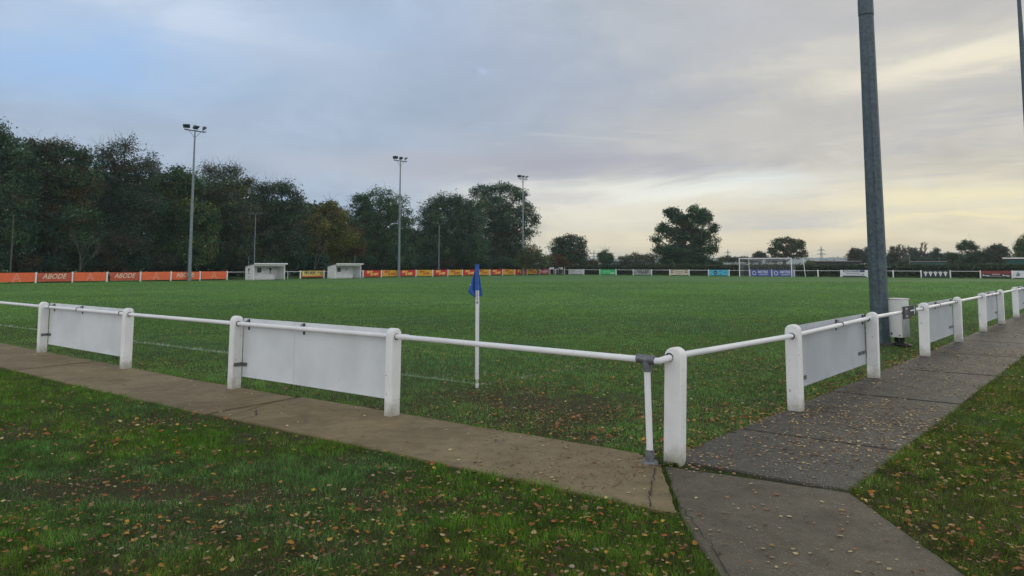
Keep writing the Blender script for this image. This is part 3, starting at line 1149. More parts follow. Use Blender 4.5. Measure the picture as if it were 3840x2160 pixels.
# local x to the screen right along its wide face
mb = MB()
mb.box(-.16, .13, -.16, .13, .20, 1.02, bev=.008)
mb.box(-.175, .145, -.205, .135, 1.021, 1.045, bev=.004)
mb.build('case', M_CAB, cb)
mb = MB()
mb.box(-.16, .13, -.20, -.168, .205, 1.012, bev=.004)
mb.build('door', M_CAB, cb)
mb = MB()
mb.box(-.155, .125, -.169, -.159, .21, 1.01)
mb.build('door_seal', M_BLACK, cb)
mb = MB()
mb.box(-.10, -.07, -.209, -.2, .26, .30)
mb.box(.06, .09, -.209, -.2, .24, .26)
mb.build('door_lock', M_CLIP, cb)
mb = MB()
for x in (-.08, .03):
    mb.tube([(x, -.02, .21), (x + .01, -.03, .05), (x + .06, -.06, .0)], .045, 8)
mb.ball((.02, -.10, .05), .16, .13, .06)
mb.ball((.17, -.14, .03), .10, .10, .05)
mb.build('cable_ducts', M_BLACK, cb, smooth=True)

# ------------------------------------------------------------------ corner flag
fl = empty('corner_flag', (-0.438, 9.78, 0), 0)
tag(fl, 'corner flag with a limp blue cloth on a white plastic pole', 'corner flag')
mb = MB()
mb.tube([(0, 0, .105), (.002, 0, 1.25), (-.004, 0, 1.50)], .0235, 14)
mb.build('pole', flat('white_plastic', (.72, .73, .76), .4, 0, .06, 8), fl, smooth=True)
mb = MB()
mb.tube([(.002, 0, -.05), (.002, 0, .055)], .021, 12)
mb.build('socket', M_WHITE, fl, smooth=True)
mb = MB()
mb.tube([(.001, 0, .05), (.001, 0, .11)], .016, 12)
mb.build('spring', flat('pale_spring', (.45, .48, .30), .6), fl, smooth=True)


def flag_cloth():
    b = MB()
    b.tube([(-.004, 0, 1.205), (-.004, 0, 1.35), (-.004, 0, 1.535)], [.0295, .0285, .027], 16)
    # left fold: cloth falling from the pole, deepest low down; and the narrow right fold behind
    def fold(rows):
        vs, fs = [], []
        n = len(rows[0])
        for r in rows:
            vs += r
        for j in range(len(rows) - 1):
            for i in range(n - 1):
                fs.append((j * n + i, j * n + i + 1, (j + 1) * n + i + 1, (j + 1) * n + i))
        b.add(vs, fs)
    L, R = [], []
    for j in range(13):
        t = j / 12
        z = 1.47 - t * .345
        w = .010 + .090 * min(1, t / .78) ** 1.1
        if t > .78:
            w = .100 * (1 - (t - .78) / .22) + .008
        row = []
        for i in range(9):
            s = i / 8
            row.append((-.02 - s * w, .012 + .030 * math.sin(s * 5.0 + t * 2) * t - .018 * s, z - (.03 * s * t) + .02 * s * (t > .8)))
        L.append(row)
        zr = 1.40 - t * .27
        wr = .006 + .048 * t
        R.append([(.018 + wr * i / 8, .018 + .022 * math.sin(i / 8 * 4 + 1 + t) * t, zr + .012 * i / 8 * t) for i in range(9)])
    fold(L)
    fold(R)
    me = b.mesh('flag', M_BLUE, smooth=True)
    o = link('flag', me, fl)
    sd_ = o.modifiers.new('thick', 'SOLIDIFY')
    sd_.thickness = .003
    return o


fc = flag_cloth()
mb = MB()
mb.box(-.088, -.081, -.018, -.010, 1.27, 1.284)
mb.build('flag_tag', M_WHITE, fl)
tm = text_mesh('precision', .038, M_DARK, extrude=.0008)
tm.transform(Matrix.Rotation(-math.pi / 2, 4, 'Y'))
link('lettering', tm, fl, (.0, -.0243, 1.125))
mb = MB()
mb.prism([(-.016, 1.055), (-.004, 1.060), (.004, 1.05), (.014, 1.058), (.008, 1.046), (.012, 1.035), (-.002, 1.044), (-.01, 1.045)], -.0246, -.0232, 'y')
mb.build('logo', M_DARK, fl)

# ------------------------------------------------------------------ far barriers, boards, dugouts, goal
TU, EV = 69.7, 99.5
M_FPOST = white_paint('far_post_paint', (0.80, 0.80, 0.79), 0.3, bump=0.1)
FPOST = post_mesh(0.93, .12, .14)
FPOST.materials[0] = M_FPOST
far_t = empty('perimeter_barrier', P(TU, 0), ANG_V)
tag(far_t, 'white post and tube barrier along the far side, holding the orange boards', 'barrier', 'white barriers round the pitch')
tposts = [12.7, 15.75, 18.8, 21.79, 24.73, 27.69, 30.77, 33.76, 36.81, 39.82, 42.9, 45.95, 49.01, 52.31, 55.3, 58.25, 61.28, 64.13, 67.4, 70.59,
          73.6, 76.66, 79.68, 82.78, 85.82, 88.83, 91.96, 95.21, 98.21]
for x in tposts:
    o = link('post', FPOST, far_t, (x, 0, 0))
    o.rotation_euler = (rp.gauss(0, .012), rp.gauss(0, .014), 0)
mb = MB()
mb.tube([(8, 0, .82), (60, 0, .82), (99.2, 0, .82)], .027, 8)
mb.build('rail', M_RAIL, far_t)
mb = MB()
mb.tube([(on_u(1080, TU), 0, -.02), (on_u(1080, TU), 0, .82)], .03, 8)
mb.build('support_leg', M_RAIL, far_t)

far_e = empty('perimeter_barrier', P(0, EV), ANG_MU)
tag(far_e, 'white post and tube barrier across the far end behind the goal', 'barrier', 'white barriers round the pitch')
epx = [2082, 2133.7, 2188.7, 2249.6, 2310, 2374.6, 2443, 2511.5, 2583.7, 2656.5, 2733, 2812, 2894, 2977.5, 3067, 3152, 3251.7, 3348, 3453, 3562.5, 3675, 3793.8]
eposts = [on_v(x, EV) for x in epx] + [3.1, 0.05]
for x in eposts:
    o = link('post', FPOST, far_e, (-x, 0, 0))
    o.rotation_euler = (rp.gauss(0, .012), rp.gauss(0, .012), 0)
mb = MB()
mb.tube([(-71.2, 0, .82), (-30, 0, .82), (2, 0, .82)], .027, 8)
mb.build('rail', M_RAIL, far_e)

PRINTS = {}


def paint(name, colr, var=.08, rough=.5):
    if name not in PRINTS:
        PRINTS[name] = flat(name, colr, rough, 0, var, 3)
    return PRINTS[name]


ORANGE = paint('orange_vinyl', (0.74, 0.135, 0.045))
ORANGE2 = paint('dull_orange_vinyl', (0.46, 0.085, 0.04), .2)
RED = paint('red_vinyl', (0.50, 0.020, 0.022))
YEL = paint('yellow_vinyl', (0.60, 0.34, 0.022))
CREAM = paint('cream_print', (0.75, 0.60, 0.46))
FADE = paint('faded_print', (0.70, 0.27, 0.17))
YELP = paint('yellow_print', (0.92, 0.62, 0.14))
REDP = paint('red_print', (0.46, 0.045, 0.015))


def board(frame, a, b, zb, zt, mat, label, name='advertising_board', yo=-0.075, tilt=0.0):
    """board on the pitch side of a far barrier. frame: 't' by v along the touchline, 'e' by u along the end"""
    W = abs(b - a)
    if frame == 't':
        r = empty(name, P(TU, (a + b) / 2), ANG_V)
    else:
        r = empty(name, P((a + b) / 2, EV), ANG_MU)
    tag(r, label, 'board', 'advertising boards on the far barriers')
    mb = MB()
    # thin sheet with a slightly bowed face
    n = 8
    vs, fs = [], []
    for i in range(n + 1):
        x = -W / 2 + W * i / n
        bow = .006 * math.sin(i * 2.1)
        for (y, z) in ((yo, zb), (yo, zt), (yo + .018, zt), (yo + .018, zb)):
            vs.append((x, y + bow, z + tilt * (i / n - .5)))
    for i in range(n):
        for k in range(4):
            fs.append((i * 4 + k, i * 4 + (k + 1) % 4, i * 4 + 4 + (k + 1) % 4, i * 4 + 4 + k))
    fs += [(0, 1, 2, 3), (n * 4, n * 4 + 3, n * 4 + 2, n * 4 + 1)]
    mb.add(vs, fs)
    mb.build('panel', mat, r)
    r['_w'] = W
    return r, W


YF = -0.094   # plane of the print


def bars(r, name, mat, rects, y=YF):
    mb = MB()
    for (x0, x1, z0, z1) in rects:
        mb.box(x0, x1, y - .003, y + .003, z0, z1)
    return mb.build(name, mat, r)


abode_at = ['second board from the left edge', 'fourth from the left edge', 'behind the first floodlight mast']
a_at = ['first board at the left edge', 'third board from the left edge', 'fifth board from the left edge', 'last of the row by the open rail']
ki = ai = 0
ops = [15.75, 18.8, 21.79, 24.73, 27.69, 30.77, 33.76, 36.81, 39.82]
for i in range(len(ops) - 1):
    a, b = ops[i] + .10, ops[i + 1] - .10
    if i == 0:
        r, W = board('t', a, b, .13, .87, ORANGE2, 'dull orange board with slanted cream capitals, beyond the left edge of the view')
        continue
    if i % 2 == 1:
        r, W = board('t', a, b, .13, .90, ORANGE, 'orange board with one faded pale letter A, ' + a_at[ai])
        ai += 1
        text('A', 1.02, FADE, r, 0, .46, YF, bold=.01)
    else:
        r, W = board('t', a + (.15 if i == 4 else 0), b, .13, .88, ORANGE2 if i < 6 else ORANGE, 'orange board with cream capitals, ' + abode_at[ki])
        ki += 1
        text('ABODE', .60, CREAM, r, -.05, .55, YF, shear=.28 if i < 6 else 0.0, bold=.004, squash=.95)

r, W = board('t', 49.01 + .22, 52.31 - .14, .18, .89, paint('pale_yellow_vinyl', (0.72, 0.56, 0.16)), 'pale yellow board with black capitals between the two dugouts')
bars(r, 'stripe', paint('red_stripe', (0.55, 0.08, 0.03)), [(-W / 2 + .01, W / 2 - .01, .19, .32)])
text('PIPS SKIPS', .42, M_DARK, r, -.43, .66, YF, bold=.012, squash=.86)
bars(r, 'small_print', M_DARK, [(.62, .92, .76, .79), (.62, .92, .69, .72), (.62, .92, .62, .65), (-1.0, .6, .42, .44)])
mb = MB()
for k in range(3):                                     # recycling mark of three bent arrows
    q0 = math.radians(90 + 120 * k)
    def pp(q, rad): return (1.20 + rad * math.cos(q), .61 + rad * .95 * math.sin(q))
    q1 = q0 + math.radians(78)
    poly = [pp(q0, .22), pp(q0, .13), pp(q1, .12), pp(q1, .07), pp(q1 + .5, .18), pp(q1, .27), pp(q1, .21), pp((q0 + q1) / 2, .21)]
    mb.prism(poly, YF - .003, YF + .003, 'y')
mb.build('logo', M_DARK, r)

skip_at = ['beside the right-hand dugout', 'left of the middle floodlight mast', 'just right of the middle floodlight mast', 'second right of the middle mast',
           'below the thin lamp post', 'left of the corner flag, two boards off', 'just left of the corner flag', 'half hidden by the corner flag',
           'first right of the corner flag', 'second right of the corner flag', 'just left of the far mast', 'just right of the far floodlight mast']
sp = [58.25, 61.28, 64.13, 67.4, 70.59, 73.6, 76.66, 79.68, 82.78, 85.82, 88.83, 91.96, 95.21]
for i in range(12):
    a, b = sp[i] + .12, sp[i + 1] - .14
    red = i % 2 == 0
    r, W = board('t', a, b, .13 + .02 * (i % 3), .90, RED if red else YEL, ('red board with yellow lettering, ' if red else 'yellow board with red lettering, ') + skip_at[i], tilt=.03 * ((i * 7) % 3 - 1))
    pm = YELP if red else REDP
    text('PiP', .44, pm, r, -.68, .66, YF, bold=.018, squash=.9, shear=.1)
    text('S', .76, pm, r, -.17, .52, YF - .001, bold=.024, squash=1.0)
    text('KiPS', .40, pm, r, .52, .42, YF, bold=.016, squash=1.0)
r, W = board('t', 95.21 + .1, 98.21 - .12, .14, .90, paint('crimson_vinyl', (0.44, 0.03, 0.055)), 'crimson board with white lettering, last before the far corner')
text('WINDOWS', .38, M_WHITE, r, .15, .48, YF, bold=.008, squash=.9)
bars(r, 'small_print', M_WHITE, [(-.3, .6, .75, .79), (-.4, .3, .20, .23)])
mb = MB()
mb.ball((-1.15, YF, .62), .14, .006, .16, 10, 8)
mb.prism([(-1.22, .45), (-1.08, .45), (-1.11, .28), (-1.19, .28)], YF - .004, YF + .003, 'y')
mb.build('logo', M_WHITE, r)

# boards on the far end, left to right
E = lambda i: eposts[i]
def eb(i, mat, label, zb=.10, zt=.88, **k):
    return board('e', E(i) - .08, E(i + 1) + .08, zb, zt, mat, label, **k)


r, W = eb(1, paint('white_vinyl', (.66, .66, .70)), 'white board with dark arched pencil mark, first from the far corner on the end barrier')
mb = MB()
for (cx, s) in ((-.62, .30), (-.42, .34)):
    pts = [(cx - .35 * s, YF, .38), (cx - .05 * s, YF, .62), (cx + .25 * s, YF, .72), (cx + .55 * s, YF, .66), (cx + .85 * s, YF, .52)]
    mb.tube(pts, .014, 5)
mb.build('logo', M_DARK, r)
bars(r, 'small_print', paint('grey_print2', (.30, .31, .36)), [(-.85, .25, .24, .275), (.35, 1.1, .60, .625), (.35, 1.1, .50, .52), (.6, 1.15, .24, .30)])
r, W = eb(3, paint('green_vinyl', (.03, .42, .13)), 'bright green board with pale lettering on the end barrier')
text('L W FORD & SON', .27, paint('pale_green_print', (.40, .70, .48)), r, -.30, .58, YF, bold=.006, squash=.8)
bars(r, 'small_print', paint('pale_green_print', (.40, .70, .48)), [(-1.2, .6, .30, .35), (.5, 1.2, .18, .42)])
r, W = eb(5, paint('silver_vinyl', (.30, .32, .34), .3), 'silver grey board with big black capitals on the end barrier')
text('VALLEY', .66, M_DARK, r, .15, .52, YF, bold=.018, squash=.92)
bars(r, 'small_print', M_DARK, [(-1.28, -1.24, .2, .80)])
r, W = eb(7, paint('beige_vinyl', (.56, .50, .40)), 'beige board with a dark framed square at each end')
for s in (-1, 1):
    bars(r, 'framed_square', paint('maroon_print', (.16, .04, .035)), [(s * 1.12 - .17, s * 1.12 + .17, .42, .80)])
    bars(r, 'square_centre', paint('pink_print', (.68, .50, .44)), [(s * 1.12 - .085, s * 1.12 + .085, .51, .71)], YF - .005)
bars(r, 'small_print', paint('taupe_print', (.30, .25, .19)), [(-.65, .65, .60, .64), (-.65, .65, .53, .56), (-.40, .35, .32, .38)])
r, W = eb(9, paint('cyan_vinyl', (.07, .42, .60)), 'light blue board with a dark disc on the end barrier, left of the goal')
mb = MB()
mb.prism([(-.45 + .27 * math.cos(q), .50 + .29 * math.sin(q)) for q in np.linspace(0, 2 * math.pi, 20, endpoint=False)], YF - .004, YF + .003, 'y')
mb.build('disc', M_DARK, r)
text('sky', .22, paint('cyan_print', (.3, .55, .65)), r, -.45, .50, YF - .006, bold=.006)
bars(r, 'small_print', paint('navy_print', (.03, .09, .16)), [(.12, .55, .66, .72), (.22, .46, .74, .77), (-1.2, -.85, .62, .66), (.95, 1.12, .45, .62)])
mb = MB()
mb.prism([(.18, .18), (.26, .36), (.32, .24), (.40, .38), (.42, .18), (.34, .22)], YF - .004, YF + .003, 'y')
mb.build('logo', M_DARK, r)
INDIGO = paint('indigo_vinyl', (.060, .085, .36))
for i, lab in ((11, 'left of the two seen through the goal net'), (12, 'right of the two, behind the right goal post')):
    r, W = eb(i, INDIGO, 'indigo board with hexagon mark, ' + lab, zb=.02, zt=.92)
    wp = paint('lilac_print', (.62, .66, .82))
    text('MITRE', .50, wp, r, .33, .60, YF, bold=.014, squash=1.0)
    text('CARPENTRY', .215, wp, r, .36, .25, YF, bold=.006, squash=1.02)
    mb = MB()
    hx = [(math.cos(math.radians(30 + 60 * k)), math.sin(math.radians(30 + 60 * k))) for k in range(6)]
    for k in range(6):
        a, b = hx[k], hx[(k + 1) % 6]
        mb.prism([(-.92 + .30 * a[0], .46 + .33 * a[1]), (-.92 + .30 * b[0], .46 + .33 * b[1]), (-.92 + .20 * b[0], .46 + .22 * b[1]), (-.92 + .20 * a[0], .46 + .22 * a[1])], YF - .003, YF + .003, 'y')
    mb.build('logo', wp, r)
r, W = eb(15, paint('white_vinyl', (.66, .66, .70)), 'white board with a navy band of capitals, left of the thick mast', zb=.10, zt=.92)
bars(r, 'band', paint('navy_print2', (.05, .06, .14)), [(-1.3, 1.3, .64, .90)])
text('MASTERCOTE UK', .27, M_WHITE, r, -.22, .77, YF - .005, bold=.008, squash=.92)
bars(r, 'small_print', paint('navy_print2', (.05, .06, .14)), [(-.95, .75, .40, .47), (.95, 1.2, .34, .44), (-1.3, 1.3, .11, .22)])


def y_mark(mb, cx, cz, s, y):
    """figure with raised arms: a head over a spread V with a notch"""
    mb.prism([(cx - .50 * s, cz + .5 * s), (cx - .22 * s, cz + .32 * s), (cx, cz - .02 * s), (cx + .22 * s, cz + .32 * s), (cx + .50 * s, cz + .5 * s),
              (cx + .16 * s, cz - .20 * s), (cx + .06 * s, cz - .62 * s), (cx - .06 * s, cz - .62 * s), (cx - .16 * s, cz - .20 * s)], y - .003, y + .003, 'y')
    mb.prism([(cx + .19 * s * math.cos(q), cz + .36 * s + .17 * s * math.sin(q)) for q in np.linspace(0, 2 * math.pi, 12, endpoint=False)], y - .003, y + .003, 'y')


r, W = eb(18, paint('black_vinyl', (.025, .035, .045)), 'black board with five white arms-raised marks in a row', zb=.06, zt=.90)
mb = MB()
for k in range(5):
    y_mark(mb, -1.06 + k * .53, .52, .50, YF)
mb.build('logo', M_WHITE, r)
r, W = eb(20, paint('dark_red_vinyl', (.19, .03, .03), .4), 'dark red board with pale script, near the right edge of the photo')
bars(r, 'lower_band', paint('black_vinyl', (.025, .035, .045)), [(-1.4, 1.4, .12, .50)])
bars(r, 'small_print', paint('pink_print2', (.42, .30, .30)), [(-.40, .40, .42, .54), (-.55, .55, .25, .30)], YF - .006)
for s in (-1, 1):
    bars(r, 'small_print', M_WHITE, [(s * .98 - .35, s * .98 + .3, .30, .36), (s * .98 - .33, s * .98 - .22, .30, .46), (s * .98 + .1, s * .98 + .36, .25, .28)], YF - .006)
r, W = eb(22, paint('white_vinyl', (.66, .66, .70)), 'white board with round striped mark and black capitals, cut off by the right edge', zb=.10, zt=.90) if False else board('e', E(21) - .08, 3.2, .10, .90, paint('white_vinyl', (.66, .66, .70)), 'white board with round striped mark and black capitals, cut off by the right edge')
text('BEN', .46, M_DARK, r, .55, .62, YF, bold=.016)
mb = MB()
for k in range(3):
    mb.prism([(-1.12 + k * .10, .30), (-1.00 + k * .12, .74 - .05 * k), (-.94 + k * .12, .72 - .05 * k), (-1.06 + k * .11, .28)], YF - .003, YF + .003, 'y')
mb.build('logo', paint('navy_print2', (.05, .06, .14)), r)


# ---- dugouts
def dugout(px0, px1, label, ufront, depth, marks):
    v0, v1 = on_u(px0, ufront), on_u(px1, ufront)
    W = v1 - v0
    r = empty('dugout', P(ufront, v0), ANG_V)         # x along the touchline, y away from the pitch
    tag(r, label, 'dugout', 'white dugouts on the far touchline')
    zf, zr = 1.62, 1.36
    t = .10
    for x, nm in ((0, 'side_wall'), (W - t, 'side_wall')):
        mb = MB()
        mb.prism([(0, -.05), (depth, -.05), (depth, zr), (0, zf)], x, x + t, 'x')
        mb.build(nm, M_DUG, r)
    mb = MB()
    mb.box(t + .002, W - t - .002, depth - t, depth - .003, -.05, zr - .02)
    mb.build('rear_wall', M_DUG, r)
    mb = MB()
    mb.prism([(-.26, zf + .055), (depth + .08, zr + .03), (depth + .08, zr + .075), (-.26, zf + .10)], -.07, W + .07, 'x')
    mb.build('roof', flat('grey_felt', (.18, .19, .19), .9), r)
    mb = MB()
    mb.box(-.09, W + .09, -.30, -.262, zf - .005, zf + .125, bev=.004)
    mb.build('fascia', M_RAIL, r)
    mb = MB()
    mb.box(t + .01, W - t - .01, -.01, .05, zf - .20, zf - .03)
    mb.build('lintel', M_DUG, r)
    mb = MB()
    mb.box(t + .004, W * .84, depth - .52, depth - t - .002, .0, .46, bev=.01)
    mb.build('bench', M_DUG, r)
    mb = MB()
    mb.box(1.36, 1.84, depth - t - .02, depth - t - .003, .76, 1.24)
    nb = mb.build('notice_board', M_DARK, r)
    mb = MB()
    for z in (.93, 1.00, 1.07):
        mb.box(1.48, 1.72, depth - t - .024, depth - t - .021, z, z + .022)
    mb.build('lettering', paint('grey_notice', (.28, .30, .33)), nb)
    if marks == 1:
        mb = MB()
        y_mark(mb, 2.95, 1.02, .46, depth - t - .006)
        mb.box(2.77, 3.13, depth - t - .009, depth - t - .003, .66, .72)
        mb.build('emblem', M_DARK, r)
        mb = MB()
        M = Matrix.Rotation(math.pi / 2, 4, 'Z')
        m2 = MB()
        y_mark(m2, 0, 1.0, .42, 0)
        m2.box(-.13, .13, -.003, .003, .66, .71)
        # on the outer face of the near side wall, looking back up the touchline
        m2.v = [(-.006 + p[1], depth * .55 - p[0], p[2]) for p in m2.v]
        m2.build('emblem', M_DARK, r)
        m3 = MB()
        y_mark(m3, 0, .30, .20, 0)
        m3.v = [(-.006 + p[1], depth * .5 - p[0], p[2]) for p in m3.v]
        m3.build('emblem', paint('grey_notice', (.28, .30, .33)), r)
    else:
        mb = MB()
        n = 10
        mb.prism([(2.7 + (.16 if k % 2 else .07) * math.cos(2 * math.pi * k / n), 1.06 + (.2 if k % 2 else .09) * math.sin(2 * math.pi * k / n)) for k in range(n)], depth - t - .009, depth - t - .003, 'y')
        mb.build('emblem', paint('grey_emblem', (.12, .13, .15)), r)
        mb = MB()
        mb.tube([(1.95, depth - t - .03, .47), (1.95, depth - t - .03, zr - .03)], .03, 5)
        mb.build('upright', M_DUG, r)


dugout(951, 1069.5, 'white dugout with dark arms-raised marks on its walls, left of the pale yellow board', 67.2, 1.45, 1)
dugout(1258, 1355, 'white dugout with plain side wall, joined to the red and yellow boards', 67.6, 1.4, 2)

# ---- goal
g0, g1 = on_v(2773, 97.45), on_v(2968, 97.45)
gl = empty('goal', P((g0 + g1) / 2, 97.45), ANG_MU)      # x screen right, y away
tag(gl, 'white football goal with sagging grey net at the far end', 'goal')
GW = abs(g0 - g1) / 2
for s in (-1, 1):
    mb = MB()
    mb.tube([(s * GW, 0, -.05), (s * GW, 0, 2.44)], .065, 12)
    mb.build('goal_post', M_RAIL, gl, smooth=True)
mb = MB()
mb.tube([(-GW - .06, 0, 2.44), (GW + .06, 0, 2.44)], .065, 12)
mb.build('crossbar', M_RAIL, gl, smooth=True)
for s, x0, x1 in ((-1, -GW + .75, -GW + .75), (1, GW + 1.05, GW + 1.25)):
    mb = MB()
    mb.tube([(x1, 1.65, 0), (x0, 1.55, 2.55)], .045, 8)
    mb.build('stanchion', M_RAIL, gl)
M_NET = flat('net_cord', (.42, .43, .47), .8)
net = MB()
def topz(x, y):
    k = 1 - (x / GW) ** 2
    return 2.40 - .32 * k * min(1, y / 1.3)
xs = np.linspace(-GW, GW, 44)
for x in xs:
    net.tube([(x, .02, 2.42), (x, .7, topz(x, .7)), (x, 1.45, topz(x, 1.45)), (x, 1.55, 1.2), (x, 1.7, .02)], .004, 3, cap=False)
for z in np.linspace(.1, 2.0, 14):
    net.tube([(-GW, 1.5 + .1 * (2 - z), z), (0, 1.6 + .1 * (2 - z), z - .04), (GW, 1.5 + .1 * (2 - z), z)], .004, 3, cap=False)
for y in np.linspace(.15, 1.45, 9):
    net.tube([(x, y, topz(x, y)) for x in np.linspace(-GW, GW, 13)], .004, 3, cap=False)
for s in (-1, 1):
    for y in np.linspace(.1, 1.5, 10):
        net.tube([(s * GW, y, 0.02), (s * (GW + .05 * s), y, 2.38)], .004, 3, cap=False)
    for z in np.linspace(.1, 2.3, 15):
        net.tube([(s * GW, .03, z), (s * GW, 1.55, z)], .004, 3, cap=False)
net.build('net', M_NET, gl)
mb = MB()
mb.tube([(x, 1.45, topz(x, 1.45)) for x in np.linspace(-GW + .1, GW, 15)], .014, 5)
mb.build('net_rope', M_NET, gl)

# ---- odd white things near the far corner
wp_ = empty('white_post', P(on_v(2117.6, EV + .5), EV + .5), 0)
tag(wp_, 'thin white post with a bent tip behind the rail near the far corner', 'post')
mb = MB()
mb.tube([(0, 0, 0), (0, 0, 1.28), (-.08, 0, 1.44)], .045, 6)
mb.build('tube', M_RAIL, wp_)
for px, lab in ((2066, 'white framed seat behind the rail beside the crimson board'), (2098, 'white framed seat behind the rail, nearer the thin white post')):
    st = empty('framed_seat', P(on_v(px, EV + 1.2), EV + 1.2), ANG_MU)
    tag(st, lab, 'seat', 'white framed seats behind the far corner')
    mb = MB()
    for s in (-1, 1):
        mb.tube([(s * .55, 0, 0), (s * .55, 0, .95)], .03, 5)
        mb.tube([(s * .55, .5, 0), (s * .55, .5, .95)], .03, 5)
        mb.tube([(s * .55, 0, .1), (s * .55, .5, .1)], .025, 5)
    mb.tube([(-.55, 0, .95), (.55, 0, .95)], .03, 5)
    mb.tube([(-.55, 0, .12), (.55, 0, .12)], .025, 5)
    mb.build('frame', M_RAIL, st)
    for s in (-.25, .25):
        mb = MB()
        mb.box(s - .2, s + .2, -.02, .3, .96, 1.04, bev=.01)
        mb.box(s - .2, s + .2, .28, .31, 1.04, 1.18, bev=.01)
        mb.build('seat', M_RAIL, st)

# ---- thin lamp posts and poles in front of the wood
def lamp_post(px, pyt, Y, label, heads=0, rad=.048, mat=None):
    if px < 1700:                                        # these stand between the far barrier and the wood
        Y = float(EY + U[1] * 71.6 + V[1] * on_u(px, 71.6))
    top = at(px, pyt, Y)
    r = empty('lamp_post', (top.x, Y, 0), 0)
    tag(r, label, 'lamp post')
    mb = MB()
    mb.tube([(0, 0, -.1), (0, 0, top.z * .35), (0.0, 0, top.z)], [rad * 1.25, rad, rad * .7], 8)
    mb.build('pole', mat or M_GALVF, r)
    for k in range(heads):
        s = 1 if k else -1
        h = MB()
        h.tube([(0, 0, top.z - .05), (s * .35, -.1, top.z + .1)], .03, 5)
        h.box(min(s * .25, s * .75), max(s * .25, s * .75), -.25, .10, top.z + .08, top.z + .2, bev=.02)
        h.build('lamp', M_LAMP, r)
    return r


lamp_post(959, 805, 92, 'thin lamp post against the dark wood behind the left dugout', 2)
lamp_post(933, 960, 88, 'short thin pole by the dark wood, just left of the left dugout', 0, .04)
lamp_post(1647, 842, 112, 'thin grey lamp post with two small lamps behind the red board', 2, .07)
lamp_post(1991, 972, 132, 'short pale pole beside the reddish bushes right of the oak', 0, .05)
lamp_post(52, 803, 78, 'weathered pole standing before the wood at the left edge', 0, .06, M_BARKG)
lamp_post(1331, 958, 96, 'short pale stake in the shade behind the right dugout', 0, .04)
lamp_post(3410, 955, 150, 'thin grey pole left of the green shed', 0, .07)
lamp_post(3522, 963, 150, 'thin grey pole at the right end of the long green shed', 0, .06)


# ---- far buildings
def shed(px0, px1, pyt, Y, depth, label, wall, roofc, name='shed', eave=.14):
    a, b = at(px0, 1000, Y), at(px1, 1000, Y)
    zt = at(px0, pyt, Y).z
    W = b.x - a.x
    r = empty(name, (a.x, Y, 0), -math.atan2(a.x, Y) * 1.02)
    W *= 1 / math.cos(math.atan2(a.x, Y)) * .97
    tag(r, label, 'shed')
    mb = MB()
    mb.box(0, W, 0, depth, -.1, zt - eave)
    for k in range(int(W / .35)):
        mb.box(.1 + k * .35, .16 + k * .35, -.03, -.002, 0, zt - eave - .02)
    mb.build('wall', wall, r)
    mb = MB()
    mb.prism([(-.20, zt - eave + .003), (depth + .3, zt - eave + .003), (depth + .3, zt - .06), (-.20, zt - .03)], -.25, W + .25, 'x')
    mb.build('roof', M_DARKW, r)
    mb = MB()
    mb.box(-.27, W + .27, -.26, -.21, zt - eave * .75, zt)
    mb.build('fascia', roofc, r)
    mb = MB()
    mb.box(W * .44, W * .56, -.06, -.035, 0, zt * .75)
    mb.build('door', M_BLACK, r)
    return r


M_GREENW = flat('green_cladding', (.012, .075, .062), .5, 0, .3, 3)
M_DARKW = flat('dark_timber', (.03, .032, .03), .8, 0, .3, 3)
M_PALER = flat('pale_roof', (.26, .26, .245), .6, 0, .15, 2)
shed(3042, 3205, 979, 165, 5, 'long low dark shed with a pale roof edge, beyond the hedge right of the goal', M_DARKW, M_PALER)
shed(3418, 3522, 980, 150, 4, 'low green shed with thin pale roof edge, between two thin poles beyond the hedge', M_GREENW, M_PALER)
shed(3770, 4010, 966, 100, 4, 'green metal shed with white eaves, cut off by the right edge of the photo', M_GREENW, M_RAIL, eave=.2)


# ---- pylons
def pylon(px, pyt, Y, label):
    top = at(px, pyt, Y)
    h = top.z
    r = empty('pylon', (top.x, Y, 0), math.radians(12))
    tag(r, label, 'pylon', 'pylons on the skyline')
    k = h / 30
    t = .13 * k
    mb = MB()
    def w(z):
        return (2.6 - 2.3 * min(1, z / (h * .72))) * k + .28 * k
    lv = [0, .18, .34, .48, .60, .70, .80, .90]
    for sx in (-1, 1):
        for sy in (-1, 1):
            mb.tube([(sx * w(q * h), sy * w(q * h), q * h) for q in lv] + [(0, 0, h)], t * 1.3, 4)
    for a, b in zip(lv[:-1], lv[1:]):
        for sy in (-1, 1):
            for s in (-1, 1):
                mb.tube([(s * w(a * h), sy * w(a * h), a * h), (-s * w(b * h), sy * w(b * h), b * h)], t, 3)
                mb.tube([(sy * w(a * h), s * w(a * h), a * h), (sy * w(b * h), -s * w(b * h), b * h)], t, 3)
    mb.build('tower', paint('pylon_steel', (.07, .075, .08)), r)
    for q, L in ((.59, 7.6), (.785, 5.8)):
        for s in (-1, 1):
            c = MB()
            c.tube([(0, 0, q * h + 1.3 * k), (s * L * k, 0, q * h)], t * 3.4, 4)
            c.tube([(0, 0, q * h - .05 * k), (s * L * k, 0, q * h)], t * 3.4, 4)
            c.tube([(s * L * k, 0, q * h), (s * L * k, 0, q * h - 1.4 * k)], t * .7, 3)
            c.build('cross_arm', paint('pylon_steel', (.07, .075, .08)), r)


pylon(2227, 938, 1400, 'faint pylon between the round tree and the small bush')
pylon(2729, 934, 1500, 'faint small pylon just right of the big open oak')
pylon(3079, 922, 1300, 'faint larger pylon above the dark shed, right of the goal')

